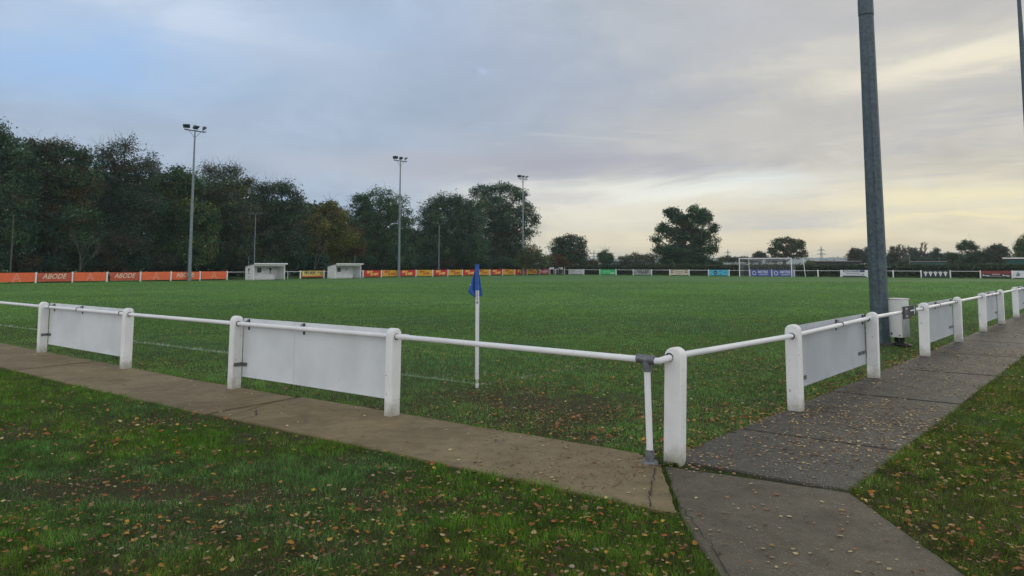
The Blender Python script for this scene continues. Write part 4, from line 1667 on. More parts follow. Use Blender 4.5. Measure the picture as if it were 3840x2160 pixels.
# ------------------------------------------------------------------ trees
K = 3840 / 2576                                          # the tree outlines are noted in 2576 px wide units
GREEN = (0.074, 0.140, 0.058)
DKGREEN = (0.042, 0.092, 0.060)
OLIVE = (0.128, 0.148, 0.042)
YELLOW = (0.26, 0.22, 0.055)
BROWN = (0.105, 0.075, 0.045)
RUST = (0.110, 0.060, 0.028)
GREY = (0.092, 0.105, 0.074)


WG = 'trees of the wood along the far touchline'


def branch_tube(mb, a, b, r0, r1, rng, n=5, segs=4, wob=.06):
    a, b = Vector(a), Vector(b)
    L = (b - a).length
    pts = []
    for i in range(segs + 1):
        t = i / segs
        p = a.lerp(b, t)
        if 0 < i < segs:
            p += Vector(rng.normal(0, wob * L, 3)) * (1 - abs(2 * t - 1) * .5)
        p.z += math.sin(t * math.pi) * L * .05
        pts.append(p)
    mb.tube(pts, [r0 + (r1 - r0) * i / segs for i in range(segs + 1)], n, cap=False)
    return pts


def leaf_quads(rng, cen, size, flat_=0.5):
    """diamond-shaped leaf clumps at the given centres, any way up"""
    n = len(cen)
    a = rng.normal(0, 1, (n, 3))
    a[:, 2] *= flat_
    a /= np.linalg.norm(a, axis=1, keepdims=True)
    b = rng.normal(0, 1, (n, 3))
    b[:, 2] *= .75
    b -= a * (a * b).sum(1, keepdims=True)
    b /= np.linalg.norm(b, axis=1, keepdims=True)
    s = size * rng.uniform(.6, 1.35, (n, 1))
    w = s * rng.uniform(.45, .8, (n, 1))
    v = np.empty((n, 4, 3))
    v[:, 0] = cen - a * s * .5
    v[:, 1] = cen + b * w * .5 + a * s * .05
    v[:, 2] = cen + a * s * .5
    v[:, 3] = cen - b * w * .5 + a * s * .05
    return v.reshape(-1, 3)


def tree(name, label, x, Y, lobes, n, size, pal, trunk=(.3, .25), cl=.42, group=None, fill=.5, twigs=0, depth=1.0, seed=1, bark=None, shellp=.55, cat='tree', upto=None, perc=26):
    """x: trunk column in 2576-wide px; Y forward distance; lobes: (x, y, rx, ry[, share]) in the same px; pal: [(colour, weight)]"""
    rng = np.random.default_rng(seed)
    if group in (WG, 'bushes along the foot of the wood') or name == 'oak' and Y < 120:
        u0 = 79.5 if group == WG else 84 if name == 'oak' else 79.0
        v0 = on_u(x * K, u0)
        Y = float(EY + U[1] * u0 + V[1] * v0)
        if group != WG and name == 'bush':
            lobes = [(a, 660 + (b - 660) * .4, c_, d_ * .72) for (a, b, c_, d_) in lobes]
        if group == WG:
            n, size, perc, cl = int(n * 1.7), size * 1.08, perc * 1.7, cl * 1.15
    base = at(x * K, 1000, Y)
    base.z = 0
    r = empty(name, base, 0)
    tag(r, label, cat, group)
    sc = K * Y / F
    L3 = []
    for lb in lobes:
        c = at(lb[0] * K, lb[1] * K, Y)
        rx, ry = max(.3, lb[2] * sc - cl * .9), max(.25, lb[3] * sc - cl * .6)
        yo = rng.uniform(-.35, .35) * rx * depth
        L3.append((c.x - base.x, yo, c.z, rx, max(.5, (rx + ry) * .5 * depth), ry, lb[4] if len(lb) > 4 else 1.0))
    L3 = np.array(L3)
    area = L3[:, 3] * L3[:, 5] * L3[:, 6]
    ncl = max(len(L3), int(n / perc))
    pick = rng.choice(len(L3), ncl, p=area / area.sum())
    dr = rng.normal(0, 1, (ncl, 3))
    dr /= np.linalg.norm(dr, axis=1, keepdims=True)
    rad = np.where(rng.random(ncl) < fill, rng.random(ncl) ** .45, shellp + (1.02 - shellp) * rng.random(ncl))
    cc = L3[pick, 0:3] + dr * rad[:, None] * L3[pick, 3:6]
    cc[:, 2] = np.maximum(cc[:, 2], .25 + rng.random(ncl) * .3)
    cs = cl * rng.uniform(.6, 1.35, ncl)
    k = rng.integers(0, ncl, n)
    pd = rng.normal(0, 1, (n, 3))
    pd /= np.linalg.norm(pd, axis=1, keepdims=True)
    p = cc[k] + pd * (rng.random(n) ** .5 * 1.75)[:, None] * cs[k][:, None] * np.array([1, 1, .66])
    p[:, 2] = np.maximum(p[:, 2], .08)
    cols = np.array([c for c, w in pal])
    wts = np.array([w for c, w in pal], float)
    # hue drifts through the crown in patches, plus odd leaves
    pc = rng.choice(len(pal), ncl, p=wts / wts.sum())
    drift = vnoise(cc[:, 0] * 1.0, cc[:, 2] * 1.0 + cc[:, 1], .22, seed, 2)
    pc = np.where(drift > .60, np.minimum(pc, 1), pc)
    leafc = cols[pc[k]] * rng.uniform(.65, 1.4, (ncl, 1))[k] * rng.uniform(.78, 1.25, (n, 1))
    me = np_mesh('crown', leaf_quads(rng, p, size), 4, M_LEAF, np.repeat(leafc, 4, axis=0))
    link('crown', me, r)
    # trunk, limbs and twigs
    tb = MB()
    rt, h0 = trunk[0], trunk[1]
    topz = float(L3[:, 2].max())
    zt = topz * .62
    tp = [Vector((0, 0, -.2)), Vector((rng.normal(0, .1), 0, zt * .3)), Vector((rng.normal(0, .25), rng.normal(0, .2), zt * .65)), Vector((rng.normal(0, .4), rng.normal(0, .3), zt))]
    tb.tube(tp, [rt * 1.25, rt, rt * .7, rt * .35], 7, cap=False)
    for i, lb in enumerate(L3):
        t = min(.95, max(.22, (lb[2] / max(zt, .1)) * .55))
        q = t * 3
        j = min(2, int(q))
        st = tp[j].lerp(tp[j + 1], q - j)
        branch_tube(tb, st, lb[0:3], rt * .42, rt * .12, rng)
        mine = np.where(pick == i)[0]
        for m_ in mine[:5 + int(twigs * 10)]:
            branch_tube(tb, lb[0:3], cc[m_], rt * .12, .012 + rt * .02, rng, 3, 3)
    if twigs:
        order = np.argsort(-cc[:, 2] + rng.normal(0, .8, ncl))[:int(26 * twigs)]
        for m_ in order:
            d = Vector((rng.normal(0, .55), rng.normal(0, .4), 1.0)).normalized() * rng.uniform(.7, 1.9)
            branch_tube(tb, cc[m_], Vector(cc[m_]) + d, .017, .006, rng, 3, 3, .08)
    tb.build('trunk', bark or M_BARK, r)
    return r


tree('tree', 'tall dark green tree at the left edge of the wood', -10, 76,
     [(-30, 420, 80, 110), (30, 420, 62, 75), (0, 355, 45, 45), (-60, 560, 95, 110), (30, 560, 80, 100), (50, 480, 50, 60), (-5, 318, 22, 16, .5)], 30000, .20,
     [(DKGREEN, 5), (GREEN, 3), (BROWN, 1)], (.45, 2), .55, WG, .6, 1.2, seed=1)
tree('tree', 'rust brown tree in the wood, second from the left edge', 135, 81,
     [(95, 375, 45, 34), (150, 382, 52, 34), (205, 395, 40, 30), (110, 450, 65, 60), (190, 460, 70, 60), (120, 560, 80, 80), (200, 570, 70, 70)], 30000, .20,
     [(RUST, 2), (BROWN, 2), (GREEN, 4), (DKGREEN, 5)], (.4, 2), .5, WG, .6, 1.0, seed=2)
tree('tree', 'feathery half bare tree rising above the wood left of the first mast', 315, 79,
     [(270, 385, 40, 32, .5), (320, 368, 48, 28, .5), (365, 410, 45, 34, .5), (300, 430, 75, 50, .9), (385, 440, 40, 40, .5), (280, 500, 85, 60), (350, 520, 75, 60), (300, 600, 95, 70)], 26000, .17,
     [(GREY, 4), (DKGREEN, 6), (BROWN, 1.5), (RUST, .7)], (.38, 2), .45, WG, .45, 3.0, seed=3, perc=16)
tree('tree', 'dark green tree with olive patches just left of the first mast', 435, 74,
     [(440, 435, 34, 22), (410, 470, 55, 45), (470, 465, 50, 40), (400, 540, 62, 55), (470, 545, 60, 55), (520, 560, 40, 55), (430, 620, 75, 55), (500, 630, 60, 45)], 28000, .22,
     [(DKGREEN, 3), (GREEN, 4), (OLIVE, 4)], (.35, 2), .45, WG, .6, .4, seed=4)
tree('tree', 'greyish half bare tree just right of the first mast', 565, 80,
     [(525, 430, 30, 24, .5), (580, 432, 45, 26, .6), (620, 465, 34, 30, .6), (555, 480, 70, 50), (600, 540, 70, 55), (530, 560, 60, 60), (570, 620, 90, 55)], 26000, .18,
     [(GREY, 4), (OLIVE, 2), (BROWN, 1.5), (DKGREEN, 4)], (.36, 2), .45, WG, .5, 2.4, seed=5, perc=18)
tree('tree', 'dark grey-green tree in the wood above the left dugout', 690, 86,
     [(665, 475, 38, 26), (715, 475, 40, 26), (745, 510, 32, 36), (660, 530, 60, 50), (720, 545, 60, 50), (690, 610, 90, 60), (640, 600, 40, 60)], 26000, .20,
     [(DKGREEN, 5), (GREY, 4), (BROWN, 1), (GREEN, 2)], (.38, 2), .5, WG, .55, 1.8, seed=6)
tree('tree', 'yellowing tree in a dip of the wood above the right dugout', 815, 92,
     [(830, 520, 32, 18), (800, 535, 36, 24), (850, 548, 34, 28), (815, 570, 60, 36), (860, 600, 45, 36), (800, 625, 70, 45)], 22000, .20,
     [(YELLOW, 3), (OLIVE, 5), (GREEN, 3), (BROWN, 2)], (.3, 2), .42, WG, .55, .6, seed=7)
tree('tree', 'rusty low tree leaning out of the wood behind the right dugout', 870, 89,
     [(880, 590, 38, 26), (850, 615, 45, 36), (895, 625, 34, 30), (830, 640, 45, 30)], 11000, .20,
     [(RUST, 4), (OLIVE, 3), (BROWN, 3)], (.22, 2), .42, WG, .55, .4, seed=8)
tree('tree', 'open green tree with sky showing through, left of the middle mast', 950, 100,
     [(955, 492, 48, 22), (905, 510, 32, 30), (1000, 525, 36, 36), (950, 530, 62, 36), (915, 560, 42, 45), (985, 580, 52, 50), (930, 620, 58, 45), (1025, 560, 24, 40), (1000, 640, 50, 38)], 21000, .21,
     [(GREEN, 6), (DKGREEN, 3), (OLIVE, 1)], (.42, 2), .42, WG, .25, .3, seed=9, shellp=.7)
tree('tree', 'broad ivy dark tree right of the middle mast', 1120, 106,
     [(1090, 525, 42, 34, .6), (1130, 505, 50, 24), (1075, 560, 36, 40, .5), (1125, 560, 62, 55), (1180, 540, 50, 50), (1110, 625, 72, 50), (1180, 620, 60, 50)], 30000, .22,
     [(DKGREEN, 6), (GREEN, 3), (GREY, 1)], (.45, 2), .5, WG, .6, 1.4, seed=10)
tree('oak', 'big dark oak with ragged crown behind the far floodlight mast', 1245, 112,
     [(1215, 485, 40, 24), (1262, 474, 40, 18), (1300, 492, 32, 26), (1240, 520, 62, 36), (1320, 530, 32, 28, .7), (1345, 555, 20, 24, .7), (1285, 555, 55, 40), (1330, 588, 30, 18, .8), (1225, 580, 62, 50),
      (1280, 610, 52, 45), (1220, 645, 70, 36), (1300, 645, 45, 32)], 62000, .26,
     [(DKGREEN, 6), (GREEN, 3), (BROWN, 1.5)], (.55, 2), .50, None, .6, .3, seed=11, shellp=.55)
tree('bush', 'low brownish bush at the foot of the oak on its right', 1352, 120,
     [(1335, 640, 34, 32), (1370, 655, 30, 24), (1320, 655, 30, 24)], 9000, .2, [(GREEN, 3), (BROWN, 3), (OLIVE, 1)], (.15, 1), .4, None, .6, .3, seed=12, cat='bush')
tree('bush', 'reddish small bush before the round tree', 1408, 124, [(1405, 655, 22, 18), (1420, 662, 18, 12)], 3500, .17, [(RUST, 4), (BROWN, 3)], (.1, 1), .3, None, .6, .3, seed=13, cat='bush')
tree('tree', 'round dark tree standing alone right of the big oak', 1430, 150,
     [(1430, 605, 36, 20), (1405, 620, 26, 22), (1462, 612, 18, 20), (1430, 635, 46, 28), (1465, 645, 20, 26), (1400, 650, 26, 20), (1440, 655, 40, 18)], 15000, .30,
     [(DKGREEN, 5), (GREEN, 3), (BROWN, 1.5)], (.45, 2), .5, None, .5, .3, seed=14)
tree('tree', 'small pointed bushy tree with a thin top, right of the round tree', 1522, 135,
     [(1523, 636, 12, 10, .7), (1514, 645, 16, 12), (1533, 648, 16, 14), (1522, 655, 24, 14)], 5500, .2, [(DKGREEN, 4), (GREEN, 3), (BROWN, 1)], (.18, 1), .35, None, .5, 1.0, seed=15)
tree('oak', 'big open oak standing alone left of the goal, sky through its crown', 1725, 130,
     [(1690, 535, 26, 18, .8), (1705, 550, 30, 20), (1752, 535, 30, 20), (1770, 550, 24, 24), (1735, 560, 36, 24), (1668, 575, 26, 16, .8), (1700, 590, 38, 24), (1795, 572, 16, 20, .8), (1650, 602, 18, 18, .8), (1755, 595, 46, 28),
      (1802, 602, 14, 14, .8), (1665, 628, 26, 16), (1790, 625, 20, 18, .8), (1705, 632, 44, 26), (1755, 638, 40, 28), (1725, 655, 50, 20), (1680, 655, 30, 16)], 46000, .27,
     [(DKGREEN, 5), (GREEN, 4), (BROWN, 1)], (.55, 2), .46, None, .55, .2, seed=16, shellp=.6, perc=40)
tree('tree', 'spreading open tree behind the right end of the goal', 1975, 165,
     [(1985, 606, 26, 12), (1955, 612, 20, 14), (2010, 615, 18, 16), (1980, 625, 40, 14), (1942, 632, 16, 14), (2022, 638, 12, 14), (1960, 645, 22, 10), (2000, 642, 24, 12)], 9000, .32,
     [(BROWN, 3), (GREY, 3), (GREEN, 3)], (.42, 2), .42, None, .35, .3, seed=17, shellp=.6)
tree('tree', 'small dark domed tree just left of the goal end tree', 1913, 210, [(1912, 640, 18, 8), (1905, 646, 14, 7), (1922, 647, 12, 6)], 2600, .36, [(DKGREEN, 4), (BROWN, 2)], (.3, 2), .5, None, .5, .2, seed=18)
# skyline trees to the right
SK = 'skyline trees beyond the far hedge'
for i, (x, Y, lob, n, pal, lab) in enumerate([
    (2157, 185, [(2150, 632, 18, 9), (2168, 636, 16, 10), (2140, 642, 14, 9), (2158, 652, 30, 12)], 5500, [(DKGREEN, 3), (BROWN, 3), (GREY, 2)], 'brownish domed tree left of the thick mast on the skyline'),
    (2185, 178, [(2187, 632, 12, 14), (2180, 648, 18, 14), (2195, 655, 14, 12)], 4000, [(DKGREEN, 4), (GREY, 2)], 'dark skyline tree hard against the left side of the thick mast'),
    (2246, 170, [(2246, 645, 18, 14), (2238, 652, 18, 14), (2268, 658, 18, 8)], 4500, [(DKGREEN, 4), (BROWN, 2)], 'dark round skyline tree just right of the thick mast'),
    (2302, 190, [(2302, 636, 11, 6), (2296, 643, 13, 6), (2310, 645, 11, 6), (2302, 652, 14, 6)], 3200, [(DKGREEN, 4), (GREY, 3)], 'small spreading skyline tree above the long green shed'),
    (2356, 185, [(2356, 630, 8, 8), (2352, 640, 12, 8), (2364, 645, 12, 8), (2355, 654, 18, 8)], 3800, [(DKGREEN, 4), (GREY, 3)], 'conical skyline tree right of the long green shed'),
    (2437, 150, [(2432, 612, 18, 9), (2420, 622, 16, 12), (2446, 624, 18, 12), (2400, 645, 22, 12), (2432, 645, 34, 14), (2460, 640, 20, 12), (2425, 660, 40, 10)], 10000, [(DKGREEN, 4), (GREEN, 2), (BROWN, 2)], 'tall two-topped skyline tree left of the white-eaved shed'),
    (2508, 148, [(2505, 622, 22, 10), (2488, 636, 20, 14), (2525, 632, 18, 14), (2508, 648, 36, 16)], 8500, [(DKGREEN, 4), (BROWN, 2), (GREY, 1)], 'broad domed skyline tree above the white-eaved shed'),
    (2585, 125, [(2570, 622, 22, 20), (2600, 610, 40, 26), (2562, 640, 18, 14), (2600, 645, 44, 22)], 9000, [(GREEN, 3), (OLIVE, 3), (BROWN, 1)], 'olive green tree cut off by the right edge of the photo'),
    (1950, 240, [(1950, 655, 22, 5), (1935, 657, 14, 4)], 1600, [(DKGREEN, 3), (GREY, 3)], 'low hazy tree line bump left of the goal end tree'),
]):
    tree('tree', lab, x, Y, lob, n, .30 if Y > 160 else .26, pal, (.3, 2), .45, SK, .35, .4, seed=30 + i, shellp=.6)

# low scrub in front of the distant trees and along the far hedge
for i, (x, Y, lob, n, pal, lab) in enumerate([
    (1590, 190, [(1570, 652, 24, 10), (1600, 646, 34, 12), (1640, 648, 30, 12), (1560, 662, 30, 8), (1620, 662, 60, 10)], 9000, [(GREY, 4), (BROWN, 3), (GREEN, 3)], 'long grey-green thicket left of the open oak'),
    (1842, 200, [(1825, 652, 22, 9), (1850, 654, 24, 8), (1872, 652, 20, 8), (1895, 656, 24, 7)], 7000, [(GREY, 4), (BROWN, 3), (GREEN, 3)], 'long hazy thicket between the open oak and the goal'),
    (1780, 140, [(1775, 660, 24, 12), (1800, 664, 22, 9)], 4200, [(DKGREEN, 4), (GREEN, 3)], 'dark bush at the right foot of the open oak'),
    (2310, 195, [(2250, 656, 34, 8), (2300, 655, 40, 8), (2350, 655, 40, 8), (2385, 657, 26, 7), (2310, 664, 90, 6)], 11000, [(DKGREEN, 4), (GREY, 3), (BROWN, 2)], 'long dark thicket behind the long green shed'),
    (2470, 165, [(2410, 658, 34, 9), (2465, 655, 36, 12), (2520, 656, 36, 12), (2465, 666, 90, 6)], 10000, [(DKGREEN, 5), (BROWN, 2), (GREY, 2)], 'long dark thicket under the two-topped tree'),
    (1492, 150, [(1490, 662, 16, 8), (1478, 664, 12, 6)], 2200, [(BROWN, 4), (OLIVE, 2)], 'small brown bush between the round tree and pointed tree'),
    (2046, 150, [(2040, 662, 10, 7), (2032, 666, 10, 5)], 1200, [(OLIVE, 4), (GREEN, 2)], 'small olive bush left of the dark shed'),
    (2280, 160, [(2270, 662, 16, 8), (2285, 664, 14, 7)], 2400, [(BROWN, 3), (DKGREEN, 4)], 'brownish bush left of the long green shed'),
]):
    tree('bush', lab, x, Y, lob, n, .28, pal, (.12, 1), .45, 'bushes beyond the far hedge', .6, .3, seed=60 + i, cat='bush')


# bare trees: branching skeletons
def bare(name, label, x, Y, ytop, lean, mat, seed, group=None, spread=.5, r0=.14, depth=5, h_off=0.0, first=.35, thin=.6, many=3):
    rng = np.random.default_rng(seed)
    if Y < 100:
        Y = float(EY + U[1] * 73.2 + V[1] * on_u(x * K, 73.2))
    top = at(x * K, ytop * K, Y)
    base = Vector((top.x - lean, Y, 0))
    r = empty(name, base, 0)
    tag(r, label, 'tree', group)
    mb = MB()
    br = MB()
    h = top.z

    def grow(p, d, L, rad, lev):
        q = p + d * L
        m = p.lerp(q, .5) + Vector(rng.normal(0, L * .05, 3))
        (mb if lev == 0 else br).tube([p, m, q], [rad, rad * .85, rad * .68], 6 if lev == 0 else 4, cap=False)
        if lev >= depth:
            return
        for _ in range(3 if lev < many else 2):
            nd = (d + Vector(rng.normal(0, spread, 3)) + Vector((0, 0, .18))).normalized()
            grow(q if rng.random() < .6 else m, nd, L * rng.uniform(.58, .82), rad * thin, lev + 1)
    grow(Vector((0, 0, -.1)), Vector((lean / max(h, 1) * .5, 0, 1)).normalized(), h * first, r0, 0)
    mb.build('trunk', mat, r)
    br.build('branches', mat, r)


bare('bare_tree', 'pale leafless tree spreading its branches before the dark wood', 225, 73, 480, .6, M_BARKG, 3, None, .42, .058, 5, first=.26)
bare('bare_tree', 'thin bare twiggy tree before the wood above the right dugout', 800, 91, 545, .2, M_BARKG, 9, None, .35, .05, 4, first=.32)
for i, (x, yt) in enumerate([(2244, 624), (2262, 618), (2290, 617), (2306, 624), (2330, 616), (2350, 624), (2372, 630), (2390, 636), (2172, 628)]):
    bare('bare_tree', ['slender bare skyline tree close right of the thick mast', 'second bare skyline tree right of the thick mast', 'tallest bare skyline tree above the green shed', 'bare skyline tree behind the small spreading tree',
                       'wide bare skyline tree right of the small spreading tree', 'bare skyline tree behind the conical tree', 'low bare skyline tree right of the conical tree',
                       'lowest bare skyline tree left of the two-topped tree', 'bare skyline tree behind the brownish domed tree'][i], x, 230, yt, .3, M_BARK, 20 + i, 'bare trees on the skyline', .33, .26, 7, first=.33, thin=.74, many=5)

# scrub along the foot of the wood: each bush its own
ub = [(-20, 640, 74, 34, DKGREEN), (60, 650, 74, 26, BROWN), (130, 648, 76, 28, DKGREEN), (200, 640, 76, 34, DKGREEN), (265, 655, 72, 22, BROWN), (330, 640, 76, 34, DKGREEN), (400, 650, 76, 28, GREY),
      (455, 640, 78, 34, DKGREEN), (530, 640, 80, 34, DKGREEN), (600, 648, 84, 28, DKGREEN), (665, 655, 88, 24, GREEN), (730, 645, 90, 28, DKGREEN), (790, 650, 92, 26, DKGREEN), (850, 655, 96, 22, OLIVE), (905, 655, 99, 22, DKGREEN),
      (960, 655, 102, 22, DKGREEN), (1010, 658, 104, 20, GREEN), (1060, 655, 107, 24, DKGREEN), (1105, 668, 112, 12, BROWN), (1160, 668, 114, 12, GREY), (1200, 655, 116, 22, DKGREEN), (1255, 660, 120, 18, DKGREEN), (1300, 660, 124, 18, GREEN)]
wh = ['at the left edge', 'under the rust brown tree', 'right of the rust brown tree', 'under the pale leafless tree', 'by the orange boards', 'under the feathery tree', 'left of the first mast',
      'behind the first mast', 'right of the first mast', 'by the open rail', 'over the left dugout', 'behind the pale yellow board', 'left of the right dugout', 'over the right dugout', 'left of the middle mast', 'behind the middle mast',
      'right of the middle mast', 'by the thin lamp post', 'behind the second red board', 'left of the corner flag', 'behind the corner flag', 'left of the far mast', 'behind the far mast']
nm = {DKGREEN: 'dark green', BROWN: 'brown', GREY: 'grey-green', OLIVE: 'olive', GREEN: 'green'}
for i, (x, y, Y, ry, c) in enumerate(ub):
    tree('bush', nm[c] + ' bush at the foot of the wood ' + wh[i], x, Y, [(x - 18, y + 4, 26, ry), (x + 18, y, 26, ry), (x, 670, 44, 16)], 5200, .2, [(c, 5), (DKGREEN, 4), (BROWN, 1)], (.1, 1), .45, 'bushes along the foot of the wood',
         .6, .2, seed=80 + i, cat='bush')

# the depth of the wood behind its front trees, read as one mass
rng = np.random.default_rng(77)
N = 130000
s_ = rng.random(N)
uu = 88 + rng.random(N) * 24
vv = 8 + s_ * 112
hgt = np.interp(vv, [0, 25, 45, 60, 75, 95, 112, 122], [16.5, 16, 13.5, 11.5, 9.5, 8.5, 7.0, 3.0]) * (.72 + .4 * vnoise(vv, uu, .14, 5))
zz = hgt * rng.random(N) ** .75
pp = np.stack([EX + U[0] * uu + V[0] * vv, EY + U[1] * uu + V[1] * vv, zz], 1)
cw = np.array([DKGREEN, GREEN, GREY, BROWN])[rng.choice(4, N, p=[.5, .2, .18, .12])] * rng.uniform(.7, 1.3, (N, 1))
tag(link('woodland', np_mesh('woodland', leaf_quads(rng, pp, .62), 4, M_LEAF, np.repeat(cw, 4, axis=0))), kind='stuff')


# ---- clipped hedge behind the far barrier
def hedge(a, b, h, th, label, n, seed, size=.2):
    rng = np.random.default_rng(seed)
    a, b = np.array(a), np.array(b)
    d = b - a
    L = np.hypot(*d)
    d = d / L
    nrm = np.array([-d[1], d[0]])
    r = empty('hedge', (a[0], a[1], 0), 0)
    tag(r, label, 'hedge')
    s = rng.random(n) * L
    face = rng.random(n)
    top = h * (1 + .10 * (vnoise(s, s * 0, .12, seed, 3) - .5) + .03 * rng.normal(0, 1, n))
    z = np.where(face < .35, top - abs(rng.normal(0, .08, n)), rng.random(n) * top)
    t = np.where(face < .35, (rng.random(n) - .5) * th, np.where(face < .8, -th / 2, th / 2) + rng.normal(0, .07, n))
    t = t * (.9 + .25 * vnoise(s, z, .5, seed + 2))
    p = np.stack([d[0] * s + nrm[0] * t, d[1] * s + nrm[1] * t, np.maximum(z, .05)], 1)
    patch = vnoise(s, z * 2, .10, seed + 4, 3)
    c = np.array(DKGREEN)[None] * .9 * (1 - patch[:, None]) + np.array([.055, .068, .030])[None] * patch[:, None]
    c = c * rng.uniform(.6, 1.5, (n, 1))
    link('foliage', np_mesh('foliage', leaf_quads(rng, p, size), 4, M_LEAF, np.repeat(c, 4, axis=0)), r)
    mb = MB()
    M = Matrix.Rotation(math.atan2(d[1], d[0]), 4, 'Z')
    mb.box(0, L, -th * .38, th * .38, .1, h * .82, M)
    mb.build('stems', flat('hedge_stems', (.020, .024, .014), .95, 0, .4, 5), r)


h0, h1 = P(82, EV + 3.2), P(-34, EV + 4.0)
hedge((h0.x, h0.y), (h1.x, h1.y), 1.55, 1.3, 'long clipped dark hedge behind the far end barrier', 42000, 5, .24)

# rough grass tufts below the far barriers
tn = []
tc_ = []
rng = np.random.default_rng(9)
for (n, fn) in ((9000, lambda k: P(TU + .35 + abs(rng.normal(0, .5)), rng.uniform(15, 99))), (9000, lambda k: P(rng.uniform(0, 71), EV + .3 + abs(rng.normal(0, .5))))):
    for k in range(n):
        p = fn(k)
        q = vnoise(np.array([p.x]), np.array([p.y]), .3, 3)[0]
        h = (.06 + .30 * max(0, q - .42) * 2.2) * rng.uniform(.5, 1.2)
        dx, dy = rng.normal(0, .05, 2)
        a = rng.random() * 6.28
        tn += [(p.x - .03 * math.cos(a), p.y - .03 * math.sin(a), 0), (p.x + .03 * math.cos(a), p.y + .03 * math.sin(a), 0), (p.x + dx, p.y + dy, h)]
        c = np.array([.07, .12, .035]) * rng.uniform(.6, 1.3)
        tc_ += [c, c, c]
tag(link('rough_grass', np_mesh('rough_grass', np.array(tn), 3, M_GRASS, np.array(tc_))), kind='stuff')

# ---- hills on the skyline
hb = MB()
rng = np.random.default_rng(4)
xs = np.linspace(-1850, 4300, 400)
Yh = 2600.0
ridge = 20 + 12 * vnoise(xs, xs * 0, .0016, 3, 2) + 5.0 * vnoise(xs, xs * 0, .03, 8, 3)
vs, fs = [], []
for row, (dy, k) in enumerate(((-520, 0.0), (-260, .35), (-60, .85), (0, 1.0), (160, .9), (500, .0))):
    for i, x in enumerate(xs):
        vs.append((x, Yh + dy, ridge[i] * k - (.5 if k == 0 else 0)))
nx = len(xs)
for j in range(5):
    for i in range(nx - 1):
        fs.append((j * nx + i, j * nx + i + 1, (j + 1) * nx + i + 1, (j + 1) * nx + i))
hb.add(vs, fs)
tag(hb.build('hills', flat('wooded_hill', (.045, .055, .035), .95, 0, .5, .02), smooth=True), kind='structure')
# far tree belt between the fields
N = 30000
xx = rng.uniform(-400, 1300, N)
yy = 330 + rng.random(N) * 60 + .1 * np.abs(xx)
hh = (3.6 + 4.5 * vnoise(xx, xx * 0, .035, 12, 3)) * (.35 + .65 * sstep(vnoise(xx, xx * 0, .012, 5, 2), .35, .6))
p = np.stack([xx, yy, hh * rng.random(N) ** .6], 1)
c = np.array([GREY, DKGREEN, BROWN])[rng.choice(3, N)] * rng.uniform(.7, 1.3, (N, 1))
tag(link('distant_woods', np_mesh('distant_woods', leaf_quads(rng, p, .9), 4, M_LEAF, np.repeat(c, 4, axis=0))), kind='stuff')

# ---- a bird on the top twig
bp_ = at(1710, 709.5, 106)
bd = empty('bird', bp_, .6)
tag(bd, 'tiny dark bird perched on the topmost twig of the ivy dark tree', 'bird')
mb = MB()
prof = [(-.15, .0, -.05, .012), (-.09, 0, -.02, .03), (-.03, 0, .02, .055), (.03, 0, .06, .06), (.075, 0, .105, .04), (.10, 0, .13, .038), (.13, 0, .135, .018), (.165, 0, .128, .004)]
mb.tube([q[:3] for q in prof], [q[3] for q in prof], 8)
mb.build('body', M_DARK, bd, smooth=True)
mb = MB()
mb.tube([(0, 0.0, -.2), (0, 0, .02)], .006, 4)
mb.tube([(0.02, .02, -.2), (.02, .02, .02)], .006, 4)
mb.build('legs', M_DARK, bd)
mb = MB()
mb.tube([(.05, 0, -.2), (-.15, 0, -1.8)], [.012, .03], 4)
# its twig belongs to the tree below
tw = mb.build('twig', M_BARK, None, bp_)
for o in bpy.data.objects:
    if o.get('label', '').startswith('broad ivy dark tree'):
        tw.parent = o
        tw.location = bp_ - o.location

# ------------------------------------------------------------------ turf
def mud(x, y):
    """bare, trodden or muddy ground, 0..1"""
    u, v = uv_of(x, y)
    n = vnoise(x, y, 1.3, 21, 4)
    m = np.zeros_like(x)
    # trodden track across the near grass, left
    t = np.abs(y - (5.05 - .11 * x)) / .34
    m = np.maximum(m, sstep(1.15 - t + (n - .5) * 1.9, .1, 1.1) * sstep(x, .2, -1.0) * .85)
    # worn corner of the pitch
    q = np.hypot((u - 2.2) / 1.5, (v - 1.5) / .75)
    m = np.maximum(m, sstep(1.2 - q + (n - .5) * 1.6, .1, .8) * .85)
    q = np.hypot((u - 1.6) / .7, (v - 1.2) / 1.3)
    m = np.maximum(m, sstep(1.2 - q + (n - .5) * 1.6, .1, .8) * .7)
    # patches
    m = np.maximum(m, sstep(vnoise(x, y, .8, 31, 4), .64, .78) * .6 * (v < 1))
    return m


GRASS_BANDS = [(1.6, 5.0, 8200, .0030, True), (5.0, 7.5, 5600, .0036, True), (7.5, 11, 3000, .0046, False), (11, 17, 1500, .0068, False), (17, 28, 560, .011, False), (28, 45, 190, .018, False), (45, 72, 60, .03, False)]


